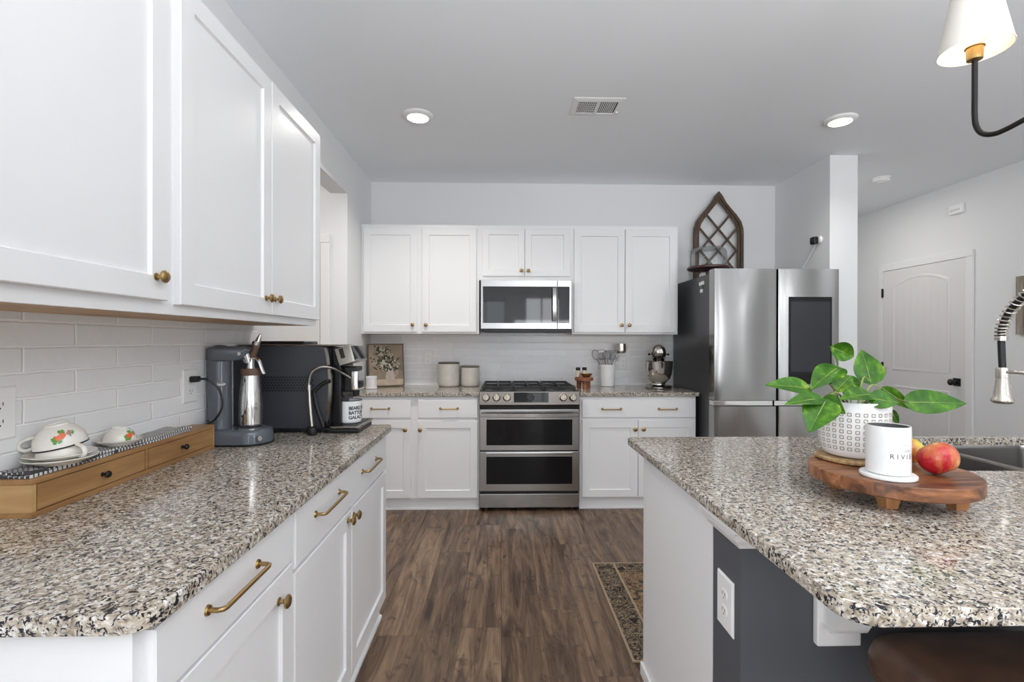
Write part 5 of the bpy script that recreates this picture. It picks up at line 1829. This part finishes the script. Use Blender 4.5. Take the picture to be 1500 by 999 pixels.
# ------------------------------------------------------------------ back counter, left of the range
pa, pb = Vector((-1.138, 4.250, 0)), Vector((-0.862, 4.395, 0))
ux = (pb - pa).normalized()
nn = Vector((ux.y, -ux.x, 0))
W_ = (pb - pa).length
lean = radians(7)
upv = Vector((0, 0, 1)) * cos(lean) - nn * sin(lean)
outn = nn * cos(lean) + Vector((0, 0, 1)) * sin(lean)
base0 = pa + nn * 0.03 + Vector((0, 0, ZT + 0.002))
fp = lambda u, v, w: tuple(base0 + ux * u + upv * v + outn * w)
pt = thing('painting', 'small still life painting of a flowering branch in a jug leaning in the back corner', 'painting', tuple((pa + pb) / 2 + Vector((0, 0, ZT))))
PH = 0.372
b = B(); b.prism(rect(0.008, W_ - 0.008, 0.008, PH - 0.008), fp, 0.002, 0.012)
cv = b.build('canvas', 'canvas', pt, smooth=0)
b = B()
o_ = rect(0, W_, 0, PH); i_ = rect(0.009, W_ - 0.009, 0.009, PH - 0.009)
R = b.loops([[fp(*p, 0.0) for p in o_], [fp(*p, 0.016) for p in o_], [fp(*p, 0.016) for p in i_], [fp(*p, 0.0) for p in i_]], False, False)
for i in range(4):
    b.f([R[3][i], R[3][(i + 1) % 4], R[0][(i + 1) % 4], R[0][i]])
b.build('frame', 'frame', pt, smooth=0)
b = B(); b.prism(rect(0.010, W_ - 0.010, 0.010, 0.062), fp, 0.012, 0.0124)
b.build('painted_table', 'painted_table', cv, smooth=0)
b = B()
jc = W_ * 0.60
prof = [(0.034, 0.050), (0.040, 0.075), (0.038, 0.10), (0.030, 0.125), (0.033, 0.148), (-0.036, 0.142), (-0.030, 0.12), (-0.036, 0.10), (-0.039, 0.075), (-0.032, 0.050)]
b.prism([(jc + u, v) for u, v in prof], fp, 0.012, 0.0130)
hp = smooth_path([(jc + 0.030, 0.140, 0), (jc + 0.060, 0.142, 0), (jc + 0.064, 0.115, 0), (jc + 0.038, 0.080, 0)], 5)
for a, c in zip(hp, hp[1:]):
    d = (c - a).normalized(); q = Vector((-d.y, d.x, 0)) * 0.003
    b.prism([(a + q).to_2d()[:], (a - q).to_2d()[:], (c - q).to_2d()[:], (c + q).to_2d()[:]], fp, 0.012, 0.0131)
b.build('painted_jug', 'jug', cv, smooth=0)
rnd = random.Random(11)
b1, b2 = B(), B()
for k in range(230):
    t = rnd.random()
    cu = jc - 0.02 - 0.05 * t + rnd.gauss(0, 0.030 + 0.022 * sin(pi * t))
    cv_ = 0.135 + 0.205 * t + rnd.gauss(0, 0.012)
    if rnd.random() < 0.35:
        cu = jc + rnd.uniform(-0.14, 0.08); cv_ = 0.19 + rnd.gauss(0, 0.028)
    cu = min(W_ - 0.025, max(0.025, cu)); cv_ = min(PH - 0.022, max(0.07, cv_))
    blossom = rnd.random() < 0.24
    bb = b2 if blossom else b1
    r1 = rnd.uniform(0.006, 0.012) if blossom else rnd.uniform(0.007, 0.015)
    r2 = r1 * (0.8 if blossom else 0.42)
    an = rnd.uniform(0, pi)
    poly = [(cu + r1 * cos(q) * cos(an) - r2 * sin(q) * sin(an), cv_ + r1 * cos(q) * sin(an) + r2 * sin(q) * cos(an)) for q in [2 * pi * i / 7 for i in range(7)]]
    bb.f([bb.v(fp(*p, 0.0133 + 0.0006 * (k % 5) * 0.2 + (0.0005 if blossom else 0))) for p in poly])
b1.build('painted_foliage', 'foliage', cv, smooth=0)
b2.build('painted_blossom', 'blossom', cv, smooth=0)

jr = thing('small_jar', 'small white lidded jar in front of the painting', 'jar', (-1.066, 4.10, ZT))
b = B(); b.lathe([(0.044, ZT + 0.0005), (0.047, ZT + 0.004), (0.047, ZT + 0.016), (0.043, ZT + 0.020), (0.043, ZT + 0.090), (0.0, ZT + 0.090)], (-1.066, 4.10, 0), 36)
b.build('body', 'ceramic', jr)
b = B(); b.lathe([(0.045, ZT + 0.0905), (0.045, ZT + 0.104), (0.042, ZT + 0.107), (0, ZT + 0.107)], (-1.066, 4.10, 0), 36)
b.build('lid', 'ceramic', jr)


def canister(x, y, r, h, label):
    t = thing('canister', label, 'canister', (x, y, ZT), 'stoneware canisters')
    b = B(); b.lathe([(0, ZT + 0.0005), (r * 0.88, ZT + 0.0005), (r * 0.96, ZT + 0.008), (r, ZT + 0.025), (r, ZT + h - 0.022), (r * 0.985, ZT + h - 0.014), (0, ZT + h - 0.014)], (x, y, 0), 48)
    b.build('body', 'stoneware', t, smooth=50)
    b = B(); b.lathe([(0.0, ZT + h - 0.0138), (r * 0.985, ZT + h - 0.0138), (r * 1.01, ZT + h - 0.011), (r * 1.01, ZT + h - 0.003), (r * 0.98, ZT + h), (0, ZT + h)], (x, y, 0), 48)
    b.build('lid', 'stonelid', t, label='dark brown lid')


canister(-0.450, 4.338, 0.094, 0.212, 'larger beige stoneware canister left of the range')
canister(-0.262, 4.345, 0.081, 0.180, 'smaller beige stoneware canister next to the range')

# ------------------------------------------------------------------ back counter, right of the range
px_, py_ = 0.712, 4.14
pd = thing('pedestal', 'small round reddish wooden pedestal beside the range', 'pedestal', (px_, py_, ZT))
b = B(); b.lathe([(0, ZT + 0.066), (0.070, ZT + 0.066), (0.079, ZT + 0.070), (0.079, ZT + 0.092), (0.074, ZT + 0.096), (0, ZT + 0.096)], (px_, py_, 0), 40)
b.build('top', 'redwood', pd)
for k in range(3):
    a = -pi / 2 + k * 2 * pi / 3
    b = B(); b.cyl((px_ + 0.046 * cos(a), py_ + 0.046 * sin(a), ZT + 0.0005), (px_ + 0.042 * cos(a), py_ + 0.042 * sin(a), ZT + 0.0658), 0.019, 0.024, seg=18)
    b.build('leg', 'redwood', pd)
b = B(); pz = ZT + 0.0962
b.lathe([(0, 0.0), (0.022, 0.0), (0.026, 0.002), (0.042, 0.014), (0.052, 0.030), (0.0495, 0.031), (0.040, 0.017), (0.02, 0.006), (0, 0.005)], (px_ + 0.018, py_ - 0.012, pz), 32)
tag(b.build('bowl', 'gold', smooth=60), 'small golden bowl on the reddish pedestal', 'bowl')
for dx, dy, lb in ((-0.045, 0.036, 'left glass spice jar with metal lid behind the golden bowl'), (0.012, 0.048, 'right glass spice jar with metal lid behind the golden bowl')):
    jj = thing('spice_jar', lb, 'jar', (px_ + dx, py_ + dy, pz), 'spice jars on the pedestal')
    b = B(); b.lathe([(0, 0.0005), (0.020, 0.0005), (0.022, 0.004), (0.022, 0.048), (0.016, 0.054), (0, 0.054)], (px_ + dx, py_ + dy, pz), 24)
    b.build('body', 'spice', jj)
    b = B(); b.lathe([(0.017, 0.0545), (0.019, 0.056), (0.019, 0.076), (0.016, 0.080), (0, 0.080)], (px_ + dx, py_ + dy, pz), 24)
    b.build('lid', 'blackmetal', jj)

cx_, cy_ = 0.957, 4.335
cr = thing('utensil_crock', 'white ceramic crock full of utensils beside the stand mixer', 'crock', (cx_, cy_, ZT))
b = B(); b.lathe([(0, 0.0005), (0.058, 0.0005), (0.062, 0.006), (0.068, 0.17), (0.071, 0.178), (0.071, 0.190), (0.068, 0.193), (0.064, 0.190), (0.060, 0.05), (0.0, 0.05)], (cx_, cy_, ZT), 44)
b.build('body', 'ceramic', cr, smooth=60)
UT = ZT + 0.055


def utensil(label, cat, name, bx_, by_, tx, ty, tz, mat, kind, mat2=None, group='utensils in the white crock'):
    p0 = Vector((cx_ + bx_, cy_ + by_, UT)); p1 = Vector((cx_ + tx, cy_ + ty, tz))
    d = (p1 - p0).normalized()
    t = thing(name, label, cat, tuple(p0), group)
    side = d.cross(Vector((0, 1, 0))).normalized()
    fwd = side.cross(d).normalized()
    b = B(); b.tube([p0, p1], 0.0052, seg=8)
    b.build('handle', mat, t)
    b = B()
    if kind == 'spoon':
        Lm = Matrix.Translation(p1 + d * 0.028) @ Matrix((side, fwd, d)).transposed().to_4x4()
        b2_ = B(Lm); b2_.ball((0, 0, 0), 0.026, sx=1.0, sy=0.28, sz=1.35)
        b2_.build('head', mat2 or mat, t, smooth=70)
    elif kind == 'spatula':
        Lm = Matrix.Translation(p1) @ Matrix((side, fwd, d)).transposed().to_4x4()
        b2_ = B(Lm)
        b2_.prism([(-0.010, -0.004), (0.010, -0.004), (0.028, 0.018), (0.030, 0.075), (0.024, 0.084), (-0.024, 0.084), (-0.030, 0.075), (-0.028, 0.018)], lambda u, v, w: (u, w, v), -0.003, 0.003)
        b2_.build('head', mat2 or mat, t, smooth=40)
    elif kind == 'slotted':
        Lm = Matrix.Translation(p1) @ Matrix((side, fwd, d)).transposed().to_4x4()
        b2_ = B(Lm)
        for u in (-0.024, -0.012, 0.0, 0.012, 0.024):
            b2_.box(u - 0.0035, u + 0.0035, -0.002, 0.002, 0.012, 0.072, 0.001)
        b2_.box(-0.028, 0.028, -0.0022, 0.0022, -0.002, 0.014, 0.001); b2_.box(-0.028, 0.028, -0.0022, 0.0022, 0.068, 0.080, 0.001)
        b2_.build('head', mat2 or mat, t, smooth=0)
    elif kind == 'whisk':
        Lm = Matrix.Translation(p1) @ Matrix((side, fwd, d)).transposed().to_4x4()
        b2_ = B(Lm)
        for k in range(5):
            a = pi * k / 5
            pts = [(0.030 * sin(pi * q / 10) ** 0.8 * cos(a) * (1 if True else 1), 0.030 * sin(pi * q / 10) ** 0.8 * sin(a), 0.10 * (1 - cos(pi * q / 10)) / 2) for q in range(11)]
            pts2 = [(-x, -y, z) for x, y, z in pts]
            b2_.tube(pts, 0.0013, seg=5); b2_.tube(pts2, 0.0013, seg=5)
        b2_.build('head', mat2 or mat, t)
    elif kind == 'loop':
        Lm = Matrix.Translation(p1) @ Matrix((side, fwd, d)).transposed().to_4x4()
        b2_ = B(Lm)
        b2_.tube([(0.030 * sin(2 * pi * q / 20), 0, 0.045 - 0.045 * cos(2 * pi * q / 20)) for q in range(21)], 0.004, seg=8)
        b2_.build('head', mat2 or mat, t)
    elif kind == 'ladle':
        c = p1 + Vector((0.016, -0.004, 0.006))
        b.bm.free() if False else None
        b2_ = B(); b2_.lathe([(0, 0.0), (0.032, 0.0), (0.042, 0.008), (0.045, 0.025), (0.043, 0.085), (0.0415, 0.085), (0.043, 0.026), (0.03, 0.005), (0, 0.003)], c, 32)
        b2_.build('cup', mat2 or mat, t, smooth=60)
    return t


utensil('flat loop whisk leaning furthest left in the crock', 'whisk', 'flat_whisk', -0.012, 0.008, -0.085, 0.02, 1.150, 'silicone', 'loop')
utensil('slim grey spatula second from the left in the crock', 'utensil', 'spatula', -0.02, -0.012, -0.050, -0.02, 1.150, 'polished', 'slotted')
utensil('wooden spoon with round top in the middle of the crock', 'utensil', 'wooden_spoon', 0.004, 0.024, -0.022, 0.035, 1.175, 'woodspoon', 'spoon')
utensil('pale grey silicone spoon at the front of the crock', 'utensil', 'spoon', 0.010, -0.018, -0.008, -0.030, 1.160, 'silicone', 'spoon')
utensil('large grey slotted turner in the crock', 'utensil', 'turner', 0.018, 0.004, 0.022, 0.002, 1.150, 'polished', 'spatula', 'silicone')
utensil('dark grey spoon leaning right in the crock', 'utensil', 'spoon', 0.002, -0.004, 0.040, -0.022, 1.150, 'silicone', 'spoon', 'silicone')
utensil('steel ladle with deep cup standing highest over the outlet', 'utensil', 'ladle', -0.018, 0.012, 0.105, 0.012, 1.200, 'nickel', 'ladle')

# stand mixer
sx0, sy0 = 1.352, 4.150
mxr = thing('stand_mixer', 'dark silver stand mixer with steel bowl beside the refrigerator', 'stand mixer', (sx0, sy0, ZT))
b = B()
def ovalring(rx, ry, z, dy=0):
    return [(sx0 + rx * cos(2 * pi * k / 36), sy0 + 0.045 + dy + ry * sin(2 * pi * k / 36), z) for k in range(36)]


b.loops([ovalring(0.105, 0.150, ZT + 0.0006), ovalring(0.110, 0.155, ZT + 0.008), ovalring(0.106, 0.150, ZT + 0.020), ovalring(0.070, 0.115, ZT + 0.030), ovalring(0.05, 0.09, ZT + 0.033)])
b.build('base', 'darkchrome', mxr, smooth=60)
b = B()
b.loops([[(sx0 + w * cos(2 * pi * k / 24), sy0 + 0.150 + d * sin(2 * pi * k / 24), z) for k in range(24)] for w, d, z in ((0.060, 0.040, ZT + 0.024), (0.048, 0.036, ZT + 0.08), (0.044, 0.034, ZT + 0.16), (0.050, 0.042, ZT + 0.25))])
b.build('neck', 'darkchrome', mxr, smooth=60)
b = B(Matrix.Translation((sx0, sy0, ZT + 0.308)) @ Matrix.Rotation(-pi / 2, 4, 'X'))
b.lathe([(0, -0.122), (0.030, -0.121), (0.047, -0.112), (0.055, -0.090), (0.059, -0.05), (0.060, 0.05), (0.060, 0.14), (0.055, 0.185), (0.04, 0.205), (0, 0.210)], seg=36, sy=1.08)
b.build('head', 'darkchrome', mxr, smooth=60)
b = B(Matrix.Translation((sx0, sy0, ZT + 0.286)) @ Matrix.Rotation(-pi / 2, 4, 'X')); b.lathe([(0.0585, -0.100), (0.0605, -0.098), (0.0605, 0.15), (0.0585, 0.152)], seg=36, cap=False)
b.build('trim_band', 'polished', mxr)
b = B(Matrix.Translation((sx0, sy0 - 0.1185, ZT + 0.318)) @ Matrix.Rotation(pi / 2, 4, 'X')); b.lathe([(0.021, -0.008), (0.021, 0.001), (0.019, 0.003), (0, 0.003)], seg=24, sy=0.62)
b.build('badge', 'plate', mxr)
for s in (-1, 1):
    b = B()
    b.cyl((sx0 + s * 0.055, sy0 + 0.02, ZT + 0.288), (sx0 + s * 0.072, sy0 + 0.02, ZT + 0.288), 0.004)
    b.ball((sx0 + s * 0.078, sy0 + 0.02, ZT + 0.288), 0.0105)
    b.build('lever_knob', 'black', mxr)
b = B(); b.cyl((sx0, sy0 - 0.06, ZT + 0.252), (sx0, sy0 - 0.06, ZT + 0.225), 0.030, 0.024); b.cyl((sx0, sy0 - 0.06, ZT + 0.225), (sx0, sy0 - 0.06, ZT + 0.10), 0.006)
b.build('beater_shaft', 'polished', mxr)
b = B()
bp = [(0.052, ZT + 0.034), (0.050, ZT + 0.046), (0.060, ZT + 0.054), (0.090, ZT + 0.085), (0.105, ZT + 0.125), (0.112, ZT + 0.18), (0.114, ZT + 0.228), (0.1165, ZT + 0.230), (0.1155, ZT + 0.232), (0.111, ZT + 0.228), (0.109, ZT + 0.18), (0.10, ZT + 0.12), (0.06, ZT + 0.058), (0, ZT + 0.056)]
b.lathe(bp, (sx0, sy0 - 0.045, 0), 48)
b.build('mixing_bowl', 'polished', mxr, smooth=60)
mxr.rotation_euler.z = radians(-17)

# ------------------------------------------------------------------ island top: board, plant, cup, apples
BX, BY, BZ = 1.014, 1.252, ZT + 0.0745
bd = thing('serving_board', 'round footed acacia wood serving board on the island', 'board', (BX, BY, ZT))
b = B(); b.lathe([(0, -0.0345), (0.178, -0.0345), (0.182, -0.0325), (0.183, -0.030), (0.183, -0.0035), (0.182, -0.001), (0.180, 0.0), (0, 0.0)], (BX, BY, BZ), 72)
b.build('top', 'acacia', bd, smooth=50)
for (lx, ly) in ((0.945, 1.172), (1.104, 1.158), (0.93, 1.335), (1.09, 1.345)):
    b = B()
    q0 = [(lx - 0.021, ly - 0.021, BZ - 0.035), (lx + 0.021, ly - 0.021, BZ - 0.035), (lx + 0.021, ly + 0.021, BZ - 0.035), (lx - 0.021, ly + 0.021, BZ - 0.035)]
    q1 = [(lx + (x - lx) * 0.66, ly + (y - ly) * 0.66, ZT + 0.0005) for x, y, _ in q0]
    b.loops([q1, q0])
    b.build('foot', 'legwood', bd, smooth=0, label='lighter tapered foot')

PX, PY = 0.984, 1.342
b = B(); b.lathe([(0, 0.0005), (0.085, 0.0005), (0.092, 0.004), (0.093, 0.010), (0.089, 0.014), (0, 0.014)], (PX, PY, BZ), 48)
tag(b.build('wood_slice_coaster', 'cork', smooth=40), 'round bark edged wood slice under the plant pot', 'coaster')
PZ = BZ + 0.0142
plant = thing('potted_pothos', 'green pothos plant in a white pot patterned with small taupe squares', 'plant', (PX, PY, PZ))
def pot_r(z):
    pr = [(0.0, 0.060), (0.006, 0.070), (0.020, 0.079), (0.04, 0.0835), (0.08, 0.0855), (0.15, 0.0865)]
    for (z0, r0), (z1, r1) in zip(pr, pr[1:]):
        if z <= z1:
            return r0 + (r1 - r0) * (z - z0) / (z1 - z0)
    return pr[-1][1]


b = B()
zs = [0.0005, 0.006, 0.020, 0.04, 0.08, 0.15]
b.lathe([(0, 0.0005)] + [(pot_r(z), z) for z in zs] + [(0.0855, 0.152), (0.083, 0.152), (0.081, 0.148), (0.080, 0.125), (0, 0.125)], (PX, PY, PZ), 56)
pot = b.build('pot', 'ceramic', plant, smooth=50)
b = B()
for c in range(30):
    a = 2 * pi * c / 30
    for r_ in range(7):
        z = 0.028 + r_ * 0.0155
        W2, H2, I2 = 0.0054, 0.0052, 0.0024
        rad = pot_r(z) + 0.0006
        def pp(u, v):
            rr5 = pot_r(z + v) + 0.0006
            aa = a + u / rr5
            return (PX + rr5 * cos(aa), PY + rr5 * sin(aa), PZ + z + v)
        def sqr(w, h, c8=0.0016):
            return [(-w + c8, -h), (w - c8, -h), (w, -h + c8), (w, h - c8), (w - c8, h), (-w + c8, h), (-w, h - c8), (-w, -h + c8)]
        b.loops([[pp(*q) for q in sqr(W2, H2)], [pp(*q) for q in sqr(W2 - I2, H2 - I2, 0.0008)]], False, False)
b.build('square_pattern', 'taupe', pot, smooth=0)
b = B(); b.lathe([(0, 0.1255), (0.0795, 0.1255), (0.0795, 0.130), (0.04, 0.136), (0, 0.137)], (PX, PY, PZ), 32)
b.build('soil', 'soil', plant)


def leaf(base, tip, width, roll=0.0, fold=0.32, droop=0.12, curl=0.0, parent=None):
    Bv, Tv = Vector(base), Vector(tip)
    ax = Tv - Bv
    L = ax.length
    ax.normalize()
    hint = Vector((-0.50, -0.75, 0.48))
    hint = Matrix.Rotation(roll, 3, ax) @ hint
    nrm = (hint - ax * hint.dot(ax)).normalized()
    side = ax.cross(nrm).normalized()
    b = B()
    NT, NS = 16, 5
    grid = []
    for i in range(NT + 1):
        t = i / NT
        w = (sin(pi * min(1, t * 1.0) ** 0.62) ** 0.85) * (1 - 0.15 * t) if 0 < t < 1 else 0.0
        w = max(w, 0.0) * width * 0.54
        row = []
        for j in range(-NS, NS + 1):
            s_ = j / NS
            back = -0.10 * L * abs(s_) ** 1.3 * (1 - t) ** 3
            h = fold * w * abs(s_) ** 1.2 - droop * L * (t - 0.35) ** 2 + 0.010 * w / max(width, 1e-4) * sin(9 * t + 4 * s_) * 0.12
            h -= curl * w * s_ * abs(s_)
            row.append(Bv + ax * (L * t + back) + side * (w * s_) + nrm * h)
        grid.append(row)
    V = [[b.v(p) for p in row] for row in grid]
    for i in range(NT):
        for j in range(2 * NS):
            b.f([V[i][j], V[i][j + 1], V[i + 1][j + 1], V[i + 1][j]])
    bmesh.ops.remove_doubles(b.bm, verts=b.bm.verts[:], dist=1e-5)
    r = bmesh.ops.solidify(b.bm, geom=b.bm.faces[:], thickness=0.0006)
    lf = b.build('leaf', 'leaf', parent, smooth=75)
    # midrib
    b = B()
    mid = [grid[i][NS] + nrm * 0.0009 for i in range(0, NT, 1)]
    b.tube(mid, [0.0010, 0.0004], seg=5)
    b.build('midrib', 'stem', lf)
    return lf


LEAVES = [
    ((0.828, 1.3, 1.191), (0.699, 1.27, 1.207), 0.054, 0.15, 0.30), ((0.95, 1.36, 1.243), (0.831, 1.29, 1.194), 0.070, 0.1, 0.25),
    ((0.958, 1.39, 1.3), (1.03, 1.4, 1.272), 0.053, 0.55, 0.75), ((1.077, 1.4, 1.201), (1.088, 1.45, 1.296), 0.075, 0.2, 0.3),
    ((1.104, 1.43, 1.201), (1.185, 1.48, 1.245), 0.043, -0.3, 0.3), ((0.929, 1.33, 1.186), (0.993, 1.36, 1.224), 0.047, 0.2, 0.35),
    ((1.0, 1.3, 1.175), (0.877, 1.24, 1.174), 0.055, 0.2, 0.25), ((0.825, 1.24, 1.171), (0.703, 1.19, 1.167), 0.042, 0.1, 0.3),
    ((0.822, 1.22, 1.166), (0.749, 1.17, 1.1), 0.080, 0.0, 0.25), ((0.832, 1.24, 1.169), (0.852, 1.19, 1.14), 0.045, 0.3, 0.2),
    ((0.979, 1.27, 1.167), (1.031, 1.24, 1.16), 0.052, 0.0, 0.2), ((1.101, 1.38, 1.181), (1.168, 1.36, 1.125), 0.036, 0.3, 0.4),
    ((1.131, 1.33, 1.15), (1.271, 1.3, 1.152), 0.067, 0.1, 0.25), ((1.18, 1.45, 1.108), (1.212, 1.46, 1.061), 0.022, 0.0, 0.3),
    ((0.99, 1.37, 1.198), (1.062, 1.41, 1.198), 0.04, 0.3, 0.4)]
soil_c = Vector((PX, PY, PZ + 0.130))
for (ba, ti, wd_, ro, fo) in LEAVES:
    lf = leaf(ba, ti, wd_, ro, fo, parent=plant)
    bv = Vector(ba)
    out = Vector((bv.x - PX, bv.y - PY, 0))
    root_ = soil_c + out * 0.22
    if out.length > 0.075:
        mid = Vector((PX, PY, 0)) + out * 0.55
        mid.z = max(PZ + 0.162, bv.z + 0.012)
    else:
        mid = root_.lerp(bv, 0.55) + out * 0.1
    b = B(); b.tube([root_, mid, bv], [0.0022, 0.0016], n=6, seg=7)
    b.build('stem', 'stem' if ro > 0.15 else 'darkstem', plant)

# cup on its coaster
UX, UY = 0.947, 1.174
b = B(); b.lathe([(0, 0.0005), (0.056, 0.0005), (0.0583, 0.003), (0.0583, 0.008), (0.056, 0.0105), (0, 0.0105)], (UX, UY, BZ), 48)
tag(b.build('coaster', 'ceramic', smooth=40), 'round white coaster on the wooden board', 'coaster')
UZ = BZ + 0.0107
cup = thing('jar_cup', 'white straight sided cup with grey lettering on a white coaster', 'cup', (UX, UY, UZ))
UR = 0.0455
b = B(); b.lathe([(0, 0.0003), (UR - 0.003, 0.0003), (UR, 0.003), (UR, 0.114), (UR - 0.0006, 0.1155), (UR - 0.0026, 0.1155), (UR - 0.0032, 0.114)], (UX, UY, UZ), 56, cap=False)
b.build('body', 'ceramic', cup, smooth=50)
b = B(); b.lathe([(UR - 0.0033, 0.1138), (UR - 0.0033, 0.012), (0, 0.012)], (UX, UY, UZ), 48, cap=False)
b.build('inner_wall', 'greyink', cup, label='dark grey inside')
b = B()
a0 = radians(-125)
wrap_text(b, 'RIVIERA', 0.0158, (UX, UY), UR + 0.0003, a0, UZ + 0.042, 0.0001, 1.55)
b.build('lettering', 'greyink', cup, smooth=0)
b = B()
wrap_text(b, 'The', 0.0085, (UX, UY), UR + 0.0003, a0 + 0.62, UZ + 0.072, 0.0, 1.0)
for (u0, u1, z, h) in ((0.004, 0.026, 0.0605, 0.0006), (0.014, 0.028, 0.0325, 0.0006), (0.052, 0.068, 0.0605, 0.0006), (0.042, 0.056, 0.0325, 0.0006)):
    pts = [a0 + (u0 + (u1 - u0) * k / 4) / UR for k in range(5)]
    rr6 = UR + 0.0003
    lo = [b.v((UX + rr6 * cos(a), UY + rr6 * sin(a), UZ + z)) for a in pts]
    hi = [b.v((UX + rr6 * cos(a), UY + rr6 * sin(a), UZ + z + h)) for a in pts]
    for k in range(4):
        b.f([lo[k], lo[k + 1], hi[k + 1], hi[k]])
for k in range(6):
    aa = a0 + (0.030 + 0.0032 * k) / UR
    rr6 = UR + 0.0003
    hgt = 0.004 + 0.0045 * sin(pi * (k + 1) / 7)
    b.f([b.v((UX + rr6 * cos(aa + q), UY + rr6 * sin(aa + q), UZ + z)) for q, z in ((0, 0.0575), (0.03, 0.0575), (0.06, 0.0575 + hgt), (0.03, 0.0575 + hgt * 0.9))])
b.build('emblem', 'paleink', cup, smooth=0)


def apple(x, y, r, label, mt, tiltx, tilty):
    t = thing('apple', label, 'apple', (x, y, BZ), 'apples on the board')
    Rm = Matrix.Translation((x, y, BZ + r * 0.88 + 0.0006)) @ Matrix.Rotation(tiltx, 4, 'X') @ Matrix.Rotation(tilty, 4, 'Y')
    b = B(Rm)
    pr = []
    for k in range(25):
        th = pi * k / 24
        rad = r * (1.0 + 0.05 * cos(th)) * sin(th) ** 0.92 if 0 < k < 24 else 0
        z = r * 0.90 * cos(th)
        dip = 0.30 * r * max(0, 1 - (rad / (0.50 * r))) ** 1.3
        z = z - dip if th < pi / 2 else z + dip * 0.6
        pr.append((rad, z))
    pr.reverse()
    b.lathe(pr, seg=40)
    ap = b.build('body', mt, t, smooth=80)
    lo = min((t.matrix_world.translation.z if False else 0) + v.co.z for v in ap.data.vertices)
    ap.data.transform(Matrix.Translation((0, 0, -lo + 0.0006)))
    b = B(Rm); b.tube([(0, 0, r * 0.58), (0.001, 0, r * 0.85), (0.004, 0.002, r * 1.02)], [0.0012, 0.0016], n=4, seg=6)
    b.build('stem', 'darkstem', t)


apple(1.086, 1.189, 0.0425, 'red and yellow apple at the right edge of the round board', 'apple', radians(-32), radians(-14))
apple(1.100, 1.302, 0.0400, 'yellower apple half hidden behind the white cup', 'apple2', radians(-8), radians(6))
